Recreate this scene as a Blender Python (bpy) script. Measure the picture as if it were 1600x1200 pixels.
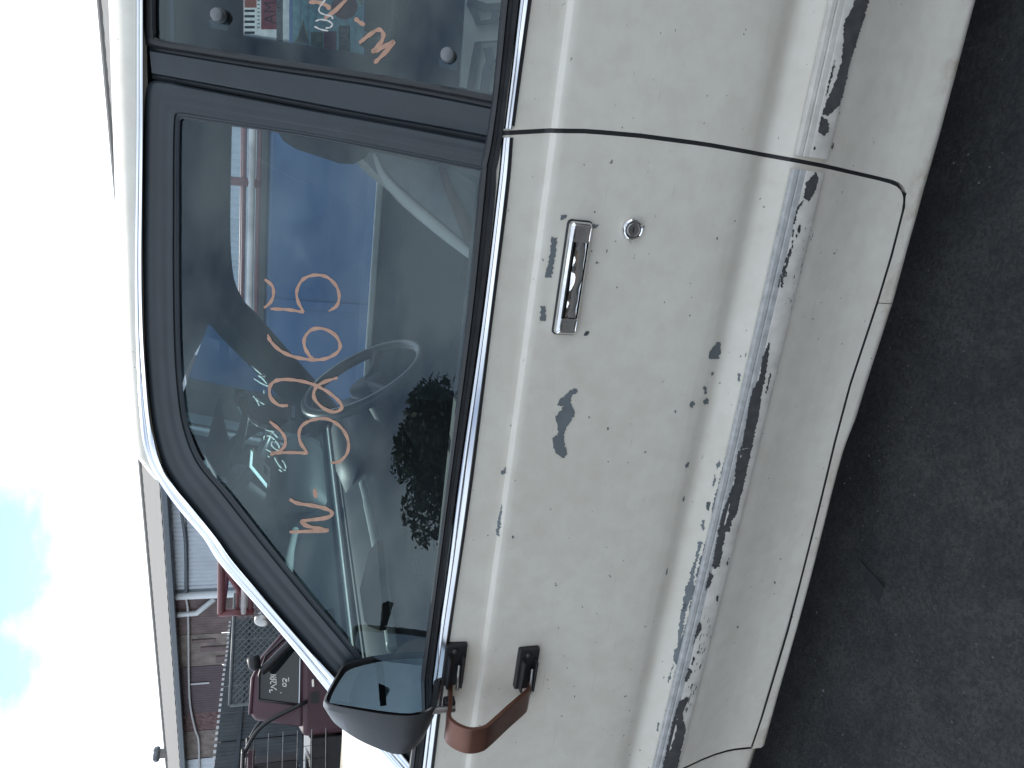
import bpy, bmesh, math, random
import numpy as np
from mathutils import Vector, Matrix
random.seed(7); rng = np.random.default_rng(7)
for o in list(bpy.data.objects): bpy.data.objects.remove(o)
scene = bpy.context.scene
COL = scene.collection

# ------------------------------------------------------------------ camera
F = 1200.0                       # focal length in photo pixels (1600 wide)
CAM = np.array([0.0, -1.1, 1.22])
_fr = np.array([-3650, 480, 1200.]); _fr /= np.linalg.norm(_fr)
_dn = np.array([-129, -3982, 1200.]); _dn -= _dn.dot(_fr)*_fr; _dn /= np.linalg.norm(_dn)
_X, _Z = -_fr, -_dn
_Y = np.cross(_Z, _X)
if _Y[2] < 0: _Y = -_Y
M = np.stack([_X, _Y, _Z])       # world = M @ (right, up, forward); the phone was held sideways
cd = bpy.data.cameras.new('camera'); cd.lens = 27.0; cd.sensor_width = 36.0
cd.clip_start = 0.02; cd.clip_end = 3000
cam = bpy.data.objects.new('camera', cd); COL.objects.link(cam)
r_, u_, f_ = M[:, 0], M[:, 1], M[:, 2]
mw = Matrix.Identity(4)
for i in range(3):
    mw[i][0] = -u_[i]; mw[i][1] = r_[i]; mw[i][2] = -f_[i]; mw[i][3] = CAM[i]
cam.matrix_world = mw
scene.camera = cam

# ------------------------------------------------------------------ world and sun
SUN_DIR = Vector((-0.42, 0.62, 0.95)).normalized()     # towards the sun: beyond the car, so its near side is in shade
world = bpy.data.worlds.new('World'); scene.world = world; world.use_nodes = True
wn = world.node_tree.nodes; wl = world.node_tree.links
for n in list(wn): wn.remove(n)
wo = wn.new('ShaderNodeOutputWorld'); bg = wn.new('ShaderNodeBackground')
sky = wn.new('ShaderNodeTexSky'); sky.sky_type = 'NISHITA'; sky.sun_disc = False
sky.sun_elevation = math.asin(SUN_DIR.z); sky.sun_rotation = math.atan2(SUN_DIR.x, SUN_DIR.y)
sky.air_density = 1.0; sky.dust_density = 0.3; sky.ozone_density = 1.2
tc = wn.new('ShaderNodeTexCoord'); mp = wn.new('ShaderNodeMapping')
mp.inputs['Scale'].default_value = (1, 1, 1.6); mp.inputs['Location'].default_value = (3.1, 1.7, 0.4)
nz = wn.new('ShaderNodeTexNoise'); nz.inputs['Scale'].default_value = 3.4; nz.inputs['Detail'].default_value = 6; nz.inputs['Roughness'].default_value = .55
cr = wn.new('ShaderNodeValToRGB'); cr.color_ramp.elements[0].position = .33; cr.color_ramp.elements[1].position = .58
mx = wn.new('ShaderNodeMix'); mx.data_type = 'RGBA'
bw = wn.new('ShaderNodeRGBToBW'); wl.new(sky.outputs['Color'], bw.inputs['Color'])
cm = wn.new('ShaderNodeMath'); cm.operation = 'MULTIPLY_ADD'; cm.inputs[1].default_value = 1.6; cm.inputs[2].default_value = 5.5; wl.new(bw.outputs['Val'], cm.inputs[0])
cc_ = wn.new('ShaderNodeMix'); cc_.data_type = 'RGBA'; cc_.blend_type = 'MULTIPLY'; cc_.inputs['Factor'].default_value = 1; cc_.inputs['B'].default_value = (.91, 1, 1.10, 1)
wl.new(cm.outputs['Value'], cc_.inputs['A']); wl.new(cc_.outputs['Result'], mx.inputs['B'])
wl.new(tc.outputs['Generated'], mp.inputs['Vector']); wl.new(mp.outputs['Vector'], nz.inputs['Vector'])
wl.new(nz.outputs['Fac'], cr.inputs['Fac']); wl.new(cr.outputs['Color'], mx.inputs['Factor'])
wl.new(sky.outputs['Color'], mx.inputs['A']); wl.new(mx.outputs['Result'], bg.inputs['Color'])
bg.inputs['Strength'].default_value = 0.11
wl.new(bg.outputs['Background'], wo.inputs['Surface'])
sd = bpy.data.lights.new('sun', 'SUN'); sd.energy = 2.8; sd.angle = math.radians(0.6); sd.color = (1, .95, .87)
so = bpy.data.objects.new('sun', sd); COL.objects.link(so)
so.rotation_euler = SUN_DIR.to_track_quat('Z', 'Y').to_euler()
vs = scene.view_settings
vs.view_transform = 'Standard'; vs.look = 'None'; vs.gamma = 1; vs.use_curve_mapping = False
vs.exposure = 0.82
scene.render.engine = 'CYCLES'
scene.cycles.use_denoising = True
scene.cycles.transparent_max_bounces = 24
scene.cycles.max_bounces = 10

# ------------------------------------------------------------------ pixel <-> place helpers (measurements of the photograph)
def ray(px, py): return M @ np.array([600.0-py, 800.0-px, F])
def at_y(px, py, y):
    r = ray(px, py); return CAM + r*((y-CAM[1])/r[1])
def at_x(px, py, x):
    r = ray(px, py); return CAM + r*((x-CAM[0])/r[0])
def at_z(px, py, z):
    r = ray(px, py); return CAM + r*((z-CAM[2])/r[2])
def at_plane(px, py, P, N):
    r = ray(px, py); N = np.asarray(N, float); return CAM + r*(np.dot(np.asarray(P)-CAM, N)/np.dot(r, N))
PROF = [(1.0, .03), (.945, .014), (.920, .0025), (.90, .0010), (.872, .0005), (.864, .0003), (.8612, -.0003), (.8555, -.0070), (.8535, -.0080), (.840, -.0082), (.78, -.007),
        (.70, -.005), (.60, -.001), (.545, .003), (.530, .0055), (.523, .0075), (.504, .0150), (.497, .0165), (.489, .0160), (.470, .0098), (.458, .0042), (.450, .002), (.44, .0015), (.40, .003), (.385, .0055),
        (.36, .0125), (.32, .0250), (.28, .0350), (.25, .0400), (.225, .0420), (.20, .0415), (.185, .0410), (.172, .045), (.160, .053), (.150, .07)]
_pz = np.array([p[0] for p in PROF])[::-1]; _py = np.array([p[1] for p in PROF])[::-1]
XMID = -.45
def bow(x): return .010*(x-XMID)**2
def side(x, z): return float(np.interp(z, _pz, _py)) + bow(x)
def gh(x, z):
    h = z-.93; return .020 + .30*h + .12*h*h + bow(x)
def S(px, py, off=0.0):
    y = 0.0
    for _ in range(8):
        p = at_y(px, py, y); y = side(p[0], p[2])-off
    p = at_y(px, py, y); return p
def G(px, py, off=0.0):
    y = 0.1
    for _ in range(8):
        p = at_y(px, py, y); y = gh(p[0], p[2])-off
    return at_y(px, py, y)
YC = .76                       # the car's centre line
def mir(p): return np.array([p[0], 2*YC-p[1], p[2]])
def GF(px, py, off=0.0):       # far side's window surface
    y = 1.4
    for _ in range(8):
        p = at_y(px, py, y); y = 2*YC-(gh(p[0], p[2])-off)
    return at_y(px, py, y)
def catmull(pts, n=6, closed=False):
    pts = [np.asarray(p, float) for p in pts]
    P = ([pts[-1]]+pts+[pts[0], pts[1]]) if closed else ([2*pts[0]-pts[1]]+pts+[2*pts[-1]-pts[-2]])
    out = []
    for i in range(1, len(P)-2):
        for k in range(n):
            t = k/n; a, b, c, d = P[i-1], P[i], P[i+1], P[i+2]
            out.append(.5*((2*b)+(c-a)*t+(2*a-5*b+4*c-d)*t*t+(3*b-a-3*c+d)*t**3))
    if not closed: out.append(pts[-1])
    return out

# ------------------------------------------------------------------ materials
MATS = {}
def newmat(name):
    m = bpy.data.materials.new(name); m.use_nodes = True; MATS[name] = m
    return m, m.node_tree.nodes, m.node_tree.links, m.node_tree.nodes['Principled BSDF']
def pbr(name, col, rough=.5, metal=0., var=.08, scale=20., bump=0., bscale=60., coat=0., spec=.5, emis=None, obj=True):
    m, n, l, b = newmat(name)
    b.inputs['Roughness'].default_value = rough; b.inputs['Metallic'].default_value = metal
    b.inputs['Coat Weight'].default_value = coat; b.inputs['Coat Roughness'].default_value = .12
    b.inputs['Specular IOR Level'].default_value = spec
    t = n.new('ShaderNodeTexCoord'); z = n.new('ShaderNodeTexNoise')
    z.inputs['Scale'].default_value = scale; z.inputs['Detail'].default_value = 5
    l.new(t.outputs['Object'], z.inputs['Vector'])
    r = n.new('ShaderNodeValToRGB'); r.color_ramp.elements[0].position = .3; r.color_ramp.elements[1].position = .7
    c = np.array(col); lo = np.clip(c*(1-var), 0, 1); hi = np.clip(c*(1+var), 0, 1)
    r.color_ramp.elements[0].color = (*lo, 1); r.color_ramp.elements[1].color = (*hi, 1)
    l.new(z.outputs['Fac'], r.inputs['Fac']); l.new(r.outputs['Color'], b.inputs['Base Color'])
    rr = n.new('ShaderNodeMapRange'); rr.inputs['To Min'].default_value = max(0, rough-.08*(rough > .15)); rr.inputs['To Max'].default_value = min(1, rough+.08*(rough > .15))
    l.new(z.outputs['Fac'], rr.inputs['Value']); l.new(rr.outputs['Result'], b.inputs['Roughness'])
    if bump:
        z2 = n.new('ShaderNodeTexNoise'); z2.inputs['Scale'].default_value = bscale; z2.inputs['Detail'].default_value = 6
        l.new(t.outputs['Object'], z2.inputs['Vector'])
        bp = n.new('ShaderNodeBump'); bp.inputs['Strength'].default_value = bump; bp.inputs['Distance'].default_value = .003
        l.new(z2.outputs['Fac'], bp.inputs['Height']); l.new(bp.outputs['Normal'], b.inputs['Normal'])
    return m

def white_paint():
    m, n, l, b = newmat('aged white paint')
    t = n.new('ShaderNodeTexCoord')
    def noise(s, d=5, rg=.55, vec=None):
        z = n.new('ShaderNodeTexNoise'); z.inputs['Scale'].default_value = s; z.inputs['Detail'].default_value = d; z.inputs['Roughness'].default_value = rg
        l.new(vec or t.outputs['Object'], z.inputs['Vector']); return z
    def ramp(src, p0, p1, c0, c1):
        r = n.new('ShaderNodeValToRGB'); r.color_ramp.elements[0].position = p0; r.color_ramp.elements[1].position = p1
        r.color_ramp.elements[0].color = (*c0, 1); r.color_ramp.elements[1].color = (*c1, 1); l.new(src, r.inputs['Fac']); return r
    def mul(a, bb, f=1.0):
        x = n.new('ShaderNodeMix'); x.data_type = 'RGBA'; x.blend_type = 'MULTIPLY'; x.inputs['Factor'].default_value = f
        l.new(a, x.inputs['A']); l.new(bb, x.inputs['B']); return x.outputs['Result']
    big = noise(3.0, 4); c = ramp(big.outputs['Fac'], .3, .75, (.725, .685, .600), (.805, .77, .685)).outputs['Color']
    mid = noise(26, 6, .65); c = mul(c, ramp(mid.outputs['Fac'], .35, .62, (.93, .92, .90), (1, 1, 1)).outputs['Color'])
    # dark flecks of dirt and small chips
    fl = noise(95, 2, .5); c = mul(c, ramp(fl.outputs['Fac'], .235, .262, (.34, .34, .33), (1, 1, 1)).outputs['Color'])
    # fine scratches running lengthwise
    mpg = n.new('ShaderNodeMapping'); mpg.inputs['Scale'].default_value = (6, 30, 160); l.new(t.outputs['Object'], mpg.inputs['Vector'])
    sc = noise(1.6, 3, .5, mpg.outputs['Vector']); c = mul(c, ramp(sc.outputs['Fac'], .24, .30, (.86, .85, .83), (1, 1, 1)).outputs['Color'])
    # rust and road dirt near the bottom edge
    sp = n.new('ShaderNodeSeparateXYZ'); l.new(t.outputs['Object'], sp.inputs['Vector'])
    mr = n.new('ShaderNodeMapRange'); mr.inputs['From Min'].default_value = .15; mr.inputs['From Max'].default_value = .20; mr.inputs['To Min'].default_value = 1; mr.inputs['To Max'].default_value = 0
    l.new(sp.outputs['Z'], mr.inputs['Value'])
    dn = noise(14, 6, .7); dr = ramp(dn.outputs['Fac'], .50, .68, (0, 0, 0), (1, 1, 1))
    mm = n.new('ShaderNodeMath'); mm.operation = 'MULTIPLY'; l.new(mr.outputs['Result'], mm.inputs[0]); l.new(dr.outputs['Color'], mm.inputs[1])
    mk = n.new('ShaderNodeMix'); mk.data_type = 'RGBA'; l.new(mm.outputs['Value'], mk.inputs['Factor']); l.new(c, mk.inputs['A']); mk.inputs['B'].default_value = (.50, .42, .33, 1)
    l.new(mk.outputs['Result'], b.inputs['Base Color'])
    rr = n.new('ShaderNodeMapRange'); rr.inputs['To Min'].default_value = .30; rr.inputs['To Max'].default_value = .50
    l.new(mid.outputs['Fac'], rr.inputs['Value']); l.new(rr.outputs['Result'], b.inputs['Roughness'])
    b.inputs['Coat Weight'].default_value = .12; b.inputs['Coat Roughness'].default_value = .25
    bp = n.new('ShaderNodeBump'); bp.inputs['Strength'].default_value = .06; bp.inputs['Distance'].default_value = .002
    w = noise(7, 2); l.new(w.outputs['Fac'], bp.inputs['Height']); l.new(bp.outputs['Normal'], b.inputs['Normal'])
    return m
WHITE = white_paint()
PRIMER = pbr('grey primer', (.155, .175, .185), .55, var=.12, scale=40)
SCUFF = pbr('dark scuffed plastic', (.062, .062, .063), .6, var=.25, scale=70)
MOULD = pbr('cream moulding paint', (.58, .555, .505), .55, var=.12, scale=45)
BEAD = pbr('grey moulding bead', (.42, .42, .415), .45, var=.2, scale=60)
CHROME = pbr('chrome', (.66, .68, .71), .12, 1.0, var=.04, scale=30, bump=.05, bscale=18)
CHROME2 = pbr('handle chrome', (.78, .78, .78), .05, 1.0, var=.03, scale=30, bump=.22, bscale=25)
DULLMETAL = pbr('dull steel', (.36, .35, .34), .4, 1.0, var=.2)
RUBBER = pbr('black rubber', (.028, .030, .033), .5, var=.2, scale=50)
FRAME = pbr('black frame paint', (.027, .035, .043), .38, var=.15, scale=18, bump=.05, bscale=120)
GAP = pbr('dark gap', (.012, .012, .013), .8)
PLASTIC = pbr('grey black plastic', (.036, .038, .041), .45, var=.12, scale=90, bump=.12, bscale=700)
BLACKP = pbr('black bracket plastic', (.014, .014, .016), .5, var=.2)
COPPER = pbr('brown painted bracket', (.150, .066, .045), .33, .5, var=.18, scale=25)
TRIM = pbr('grey interior trim', (.045, .070, .088), .7, var=.12, scale=14, bump=.1, bscale=300)
TRIML = pbr('beige interior trim', (.42, .42, .38), .7, var=.1, scale=8)
TRIMD = pbr('dark interior trim', (.035, .037, .040), .6, var=.15, scale=14)
HEADL = pbr('headliner', (.10, .13, .18), .9, var=.08, scale=6)
VISOR = pbr('sun visor vinyl', (.17, .19, .22), .75, var=.06, scale=6)
DASH = pbr('dashboard vinyl', (.030, .036, .040), .5, var=.15, scale=10, bump=.15, bscale=400)
SEAT = pbr('seat cloth', (.19, .21, .22), .9, var=.12, scale=40, bump=.2, bscale=500)
SEATD = pbr('dark headrest cloth', (.055, .060, .066), .85, var=.12, scale=40)
CARPET = pbr('carpet', (.03, .03, .032), .95, var=.2)
MARKO = pbr('orange marker', (.46, .275, .195), .6, var=.14, scale=90)
MARKW = pbr('white marker', (.60, .58, .53), .6, var=.08, scale=60)
PAPER = pbr('paper', (.70, .74, .70), .8, var=.06, scale=60)
STRAP = pbr('brown strap', (.10, .06, .05), .8, var=.2)
TYRE = pbr('tyre', (.018, .018, .019), .8, var=.2)
RIM = pbr('wheel steel', (.35, .35, .36), .4, .8)
LAMPR = pbr('red lamp', (.35, .02, .02), .2)
BLUE = pbr('blue truck paint', (.004, .065, .185), .45, var=.12, scale=2.2, bump=.03, bscale=4, coat=.4)
REDP = pbr('red rack paint', (.12, .035, .040), .5, var=.2, scale=14)
REDCAR = pbr('dark red car paint', (.068, .027, .037), .5, var=.12, scale=5, coat=.08)
BLK = pbr('black tube paint', (.018, .018, .020), .4, var=.2)
def glassmat(name, tint, haze=.02, hcol=(.7, .75, .8), k=1.7):
    m, n, l, b = newmat(name); out = n['Material Output']; n.remove(b)
    tr = n.new('ShaderNodeBsdfTransparent'); tr.inputs['Color'].default_value = (*tint, 1)
    gl = n.new('ShaderNodeBsdfGlossy'); gl.inputs['Roughness'].default_value = 0.0; gl.inputs['Color'].default_value = (.80, .95, 1, 1)
    fr = n.new('ShaderNodeFresnel'); fr.inputs['IOR'].default_value = 1.5
    ml = n.new('ShaderNodeMath'); ml.operation = 'MULTIPLY'; ml.use_clamp = True; ml.inputs[1].default_value = k
    mxx = n.new('ShaderNodeMixShader'); l.new(fr.outputs['Fac'], ml.inputs[0]); l.new(ml.outputs['Value'], mxx.inputs['Fac'])
    l.new(tr.outputs['BSDF'], mxx.inputs[1]); l.new(gl.outputs['BSDF'], mxx.inputs[2])
    df = n.new('ShaderNodeBsdfDiffuse'); df.inputs['Color'].default_value = (*hcol, 1)
    t = n.new('ShaderNodeTexCoord'); z = n.new('ShaderNodeTexNoise'); z.inputs['Scale'].default_value = 9; z.inputs['Detail'].default_value = 6; z.inputs['Roughness'].default_value = .7
    l.new(t.outputs['Object'], z.inputs['Vector'])
    mr = n.new('ShaderNodeMapRange'); mr.inputs['From Min'].default_value = .25; mr.inputs['From Max'].default_value = .75; mr.inputs['To Min'].default_value = haze*.5; mr.inputs['To Max'].default_value = haze*1.5
    l.new(z.outputs['Fac'], mr.inputs['Value'])
    m2 = n.new('ShaderNodeMixShader'); l.new(mr.outputs['Result'], m2.inputs['Fac']); l.new(mxx.outputs['Shader'], m2.inputs[1]); l.new(df.outputs['BSDF'], m2.inputs[2])
    l.new(m2.outputs['Shader'], out.inputs['Surface'])
    return m
GLASS = glassmat('side window glass', (.80, .87, .89), .008, k=1.5)
WSCREEN = glassmat('windscreen glass', (.66, .82, .84), .15, (.50, .72, .80), 1.2)
MIRRORM = pbr('mirror glass', (.40, .47, .53), .02, 1.0, var=.03, scale=8)
DARKGLASS = pbr('dark car glass', (.010, .014, .016), .06, var=.1)

# ------------------------------------------------------------------ mesh helpers
THING_LOC = {}
def finish(name, verts, faces, mat, parent=None, smooth=False, loc=None, bevel=0, sub=0, solid=0, auto=None):
    root = parent
    while root is not None and root.parent is not None: root = root.parent
    off = np.array(THING_LOC.get(root.name, (0, 0, 0))) if root is not None else np.zeros(3)
    if root is None and loc is not None: off = np.array(loc)
    me = bpy.data.meshes.new(name)
    me.from_pydata([tuple(np.asarray(v, float)-off) for v in verts], [], [tuple(f) for f in faces])
    me.materials.append(mat)
    bm = bmesh.new(); bm.from_mesh(me); bmesh.ops.remove_doubles(bm, verts=bm.verts, dist=1e-6)
    bmesh.ops.recalc_face_normals(bm, faces=bm.faces); bm.to_mesh(me); bm.free()
    if smooth:
        for p in me.polygons: p.use_smooth = True
        if auto: me.set_sharp_from_angle(angle=math.radians(auto))
    o = bpy.data.objects.new(name, me); COL.objects.link(o)
    if parent is not None: o.parent = parent
    elif loc is not None: o.location = loc
    if solid:
        md = o.modifiers.new('thick', 'SOLIDIFY'); md.thickness = solid; md.offset = 0
    if bevel:
        md = o.modifiers.new('bevel', 'BEVEL'); md.width = bevel; md.segments = 3; md.limit_method = 'ANGLE'; md.angle_limit = math.radians(40)
    if sub:
        md = o.modifiers.new('sub', 'SUBSURF'); md.levels = sub; md.render_levels = sub
    return o
def thing(name, label, cat, loc, group=None):
    e = bpy.data.objects.new(name, None); e.empty_display_size = .1; COL.objects.link(e); e.location = loc
    e['label'] = label; e['category'] = cat
    if group: e['group'] = group
    THING_LOC[e.name] = tuple(loc); return e
def tag(o, label, cat, group=None, kind=None):
    if label: o['label'] = label
    if cat: o['category'] = cat
    if group: o['group'] = group
    if kind: o['kind'] = kind
    return o
class MB:
    def __init__(s): s.v = []; s.f = []
    def add(s, v, f):
        k = len(s.v); s.v += [np.asarray(p, float) for p in v]; s.f += [[i+k for i in q] for q in f]; return s
    def grid(s, rows, close=False):
        n = len(rows[0]); v = [p for r in rows for p in r]; f = []
        for i in range(len(rows)-1):
            for j in range(n-1 if not close else n):
                j2 = (j+1) % n; f.append([i*n+j, i*n+j2, (i+1)*n+j2, (i+1)*n+j])
        return s.add(v, f)
    def box(s, c, size, R=None):
        h = np.array(size)/2; v = []
        for x in (-1, 1):
            for y in (-1, 1):
                for z in (-1, 1):
                    p = h*np.array((x, y, z)); p = R @ p if R is not None else p; v.append(np.array(c)+p)
        return s.add(v, [[0, 1, 3, 2], [4, 6, 7, 5], [0, 4, 5, 1], [2, 3, 7, 6], [0, 2, 6, 4], [1, 5, 7, 3]])
    def tube(s, pts, r, n=10, caps=True):
        pts = [np.asarray(p, float) for p in pts]; rows = []
        up = np.array([.13, .27, 1.0]); 
        for i, p in enumerate(pts):
            t = pts[min(i+1, len(pts)-1)]-pts[max(i-1, 0)]; t /= (np.linalg.norm(t)+1e-12)
            a = np.cross(t, up); a /= (np.linalg.norm(a)+1e-12); b = np.cross(t, a)
            rr = r[i] if hasattr(r, '__len__') else r
            rows.append([p+rr*(math.cos(2*math.pi*k/n)*a+math.sin(2*math.pi*k/n)*b) for k in range(n)])
        s.grid(rows, True)
        if caps:
            k = len(s.v)-len(rows)*n; s.f.append(list(range(k, k+n))); s.f.append(list(range(k+(len(rows)-1)*n, k+len(rows)*n)))
        return s
    def lathe(s, c, axis, prof, n=28):
        axis = np.array(axis, float); axis /= np.linalg.norm(axis)
        a = np.cross(axis, (.3, .9, .1) if abs(axis[1]) < .8 else (1, 0, 0)); a /= np.linalg.norm(a); b = np.cross(axis, a)
        rows = [[np.array(c)+axis*h+r*(math.cos(2*math.pi*k/n)*a+math.sin(2*math.pi*k/n)*b) for k in range(n)] for r, h in prof]
        k0 = len(s.v); s.grid(rows, True)
        s.f.append(list(range(k0, k0+n))); k1 = k0+(len(rows)-1)*n; s.f.append(list(range(k1, k1+n))); return s
    def build(s, name, mat, parent=None, **kw): return finish(name, s.v, s.f, mat, parent, **kw)
def loft_px(pairs, prof, fn, n=5, mirror=False, smooth_path=True):
    """pairs: [(outer px),(inner px)] along a path; prof: [(t, offset)] across. fn(px,py,off) gives the place."""
    A = [np.array(a, float) for a, b in pairs]; B = [np.array(b, float) for a, b in pairs]
    if smooth_path: A = catmull(A, n); B = catmull(B, n)
    rows = []
    for a, b in zip(A, B):
        row = []
        for t, off in prof:
            q = a+(b-a)*t; p = fn(q[0], q[1], off); row.append(mir(p) if mirror else p)
        rows.append(row)
    return MB().grid(rows)
def ribbon(polys, fn, width, off, nrm_in=None):
    mb = MB()
    for poly in polys:
        P = catmull(poly, 6) if len(poly) > 2 else [np.array(poly[0], float)*(1-k/4)+np.array(poly[1], float)*k/4 for k in range(5)]
        n = len(P); top = []; L = []; Rr = []
        for i, p in enumerate(P):
            t = P[min(i+1, n-1)]-P[max(i-1, 0)]; t = t/(np.linalg.norm(t)+1e-9); q = np.array([-t[1], t[0]])
            e = min(i, n-1-i)/max(1, n-1); w = width*.5*(1 if e > .03 else .72)*(1+.18*math.sin(i*.9+p[0]*.1))*random.uniform(.93, 1.07)
            L.append(fn(*(p+q*w), off)); Rr.append(fn(*(p-q*w), off))
        mb.grid([L, Rr])
    return mb
def jag(poly, step=2.2, amp=.9):
    out = []; n = len(poly)
    for i in range(n):
        a = np.array(poly[i], float); b = np.array(poly[(i+1) % n], float); d = np.linalg.norm(b-a); k = max(1, int(d/step))
        t = (b-a)/(d+1e-9); q = np.array([-t[1], t[0]])
        for j in range(k):
            p = a+(b-a)*j/k
            if j: p = p+q*random.gauss(0, amp)+t*random.gauss(0, amp*.3)
            out.append(p)
    return out
def decal(name, polys, fn, off, mat, parent, amp=.9):
    """thin flakes with ragged edges lying on a surface"""
    obs = []
    for poly in polys:
        P = jag(poly, amp=amp); vs_ = [Vector((p[0], p[1], 0)) for p in P]
        from mathutils.geometry import delaunay_2d_cdt
        v2, _e, f2, *_r = delaunay_2d_cdt([Vector((p[0], p[1])) for p in P], [], [list(range(len(P)))], 1, 1e-4)
        verts = [fn(p[0], p[1], off) for p in v2]
        me_tris = [list(t) for t in f2]
        o = finish(name, verts, me_tris, mat, parent); obs.append(o)
    return obs
def cropmap(ox, oy, s): return lambda pts: [(ox+x/s, oy+y/s) for x, y in pts]

# ================================================================== GROUND
def asphalt():
    m, n, l, b = newmat('asphalt')
    t = n.new('ShaderNodeTexCoord')
    def noise(s, d=5, rg=.6):
        z = n.new('ShaderNodeTexNoise'); z.inputs['Scale'].default_value = s; z.inputs['Detail'].default_value = d; z.inputs['Roughness'].default_value = rg
        l.new(t.outputs['Object'], z.inputs['Vector']); return z
    a = noise(4.5, 9, .72); r = n.new('ShaderNodeValToRGB'); r.color_ramp.elements[0].position = .36; r.color_ramp.elements[1].position = .66
    r.color_ramp.elements[0].color = (.017, .019, .021, 1); r.color_ramp.elements[1].color = (.050, .051, .051, 1); l.new(a.outputs['Fac'], r.inputs['Fac'])
    v = n.new('ShaderNodeTexVoronoi'); v.inputs['Scale'].default_value = 170; l.new(t.outputs['Object'], v.inputs['Vector'])
    g = n.new('ShaderNodeMix'); g.data_type = 'RGBA'; g.blend_type = 'MULTIPLY'; g.inputs['Factor'].default_value = .8
    rv = n.new('ShaderNodeValToRGB'); rv.color_ramp.elements[0].color = (.55, .55, .55, 1); rv.color_ramp.elements[1].color = (1.5, 1.48, 1.42, 1)
    sp = n.new('ShaderNodeSeparateXYZ'); l.new(v.outputs['Color'], sp.inputs['Vector']); l.new(sp.outputs['X'], rv.inputs['Fac'])
    l.new(r.outputs['Color'], g.inputs['A']); l.new(rv.outputs['Color'], g.inputs['B'])
    # pale grit
    v2 = n.new('ShaderNodeTexVoronoi'); v2.inputs['Scale'].default_value = 60; l.new(t.outputs['Object'], v2.inputs['Vector'])
    lt = n.new('ShaderNodeMath'); lt.operation = 'LESS_THAN'; lt.inputs[1].default_value = .10; l.new(v2.outputs['Distance'], lt.inputs[0])
    s2 = n.new('ShaderNodeSeparateXYZ'); l.new(v2.outputs['Color'], s2.inputs['Vector'])
    gt = n.new('ShaderNodeMath'); gt.operation = 'GREATER_THAN'; gt.inputs[1].default_value = .92; l.new(s2.outputs['Y'], gt.inputs[0])
    ml = n.new('ShaderNodeMath'); ml.operation = 'MULTIPLY'; l.new(lt.outputs['Value'], ml.inputs[0]); l.new(gt.outputs['Value'], ml.inputs[1])
    k = n.new('ShaderNodeMix'); k.data_type = 'RGBA'; k.inputs['B'].default_value = (.17, .165, .155, 1); l.new(ml.outputs['Value'], k.inputs['Factor']); l.new(g.outputs['Result'], k.inputs['A'])
    l.new(k.outputs['Result'], b.inputs['Base Color']); b.inputs['Roughness'].default_value = .85
    f = noise(240, 4, .7); f2 = noise(30, 5, .6); ad = n.new('ShaderNodeMath'); ad.operation = 'ADD'; l.new(f.outputs['Fac'], ad.inputs[0]); l.new(f2.outputs['Fac'], ad.inputs[1])
    bp = n.new('ShaderNodeBump'); bp.inputs['Strength'].default_value = .75; bp.inputs['Distance'].default_value = .006
    l.new(ad.outputs['Value'], bp.inputs['Height']); l.new(bp.outputs['Normal'], b.inputs['Normal'])
    return m
ASPH = asphalt()
o = finish('ground', [(-900, -900, 0), (900, -900, 0), (900, 900, 0), (-900, 900, 0)], [[0, 1, 2, 3]], ASPH); o['kind'] = 'structure'
# loose grit on the asphalt beside the car
GRIT = pbr('grit stone', (.10, .10, .10), .9, var=.5, scale=8)
mb = MB()
for i in range(520):
    x = random.uniform(-1.5, .9); y = random.uniform(-.95, .2); s = random.choice([.0012, .0016, .002, .003]); a = random.uniform(0, 6.28)
    pts = [np.array([x+s*math.cos(a+k*1.57)*random.uniform(.6, 1.2), y+s*math.sin(a+k*1.57)*random.uniform(.6, 1.2), s*.2]) for k in range(4)]
    mb.add(pts+[np.array([x, y, s*1.1]), np.array([x, y, -.001])], [[0, 1, 4], [1, 2, 4], [2, 3, 4], [3, 0, 4], [1, 0, 5], [2, 1, 5], [3, 2, 5], [0, 3, 5]])
o = mb.build('loose_grit', GRIT); tag(o, 'loose pale grit scattered on the dark asphalt', 'grit', kind='stuff')
LEAF = pbr('dry dark leaf', (.022, .023, .025), .8)
lp = [at_z(*p, .004) for p in [(1342, 872), (1352, 885), (1371, 905), (1384, 918), (1378, 922), (1372, 940), (1362, 925), (1350, 900)]]
lp[3][2] += .006; lp[0][2] += .004
o = finish('flat_scrap', lp+[p-np.array([0, 0, .002]) for p in lp], [list(range(8)), list(range(15, 7, -1))]+[[i, (i+1) % 8, 8+(i+1) % 8, 8+i] for i in range(8)], LEAF)
tag(o, 'thin dark pointed scrap lying on the asphalt', 'scrap')

# ================================================================== THE WHITE CAR
car = thing('parked_car', 'white two-door car with chipped paint and W-5265 written on its window', 'car', (-.4, YC, 0))
XF = -1.232      # front end of the door
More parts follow.
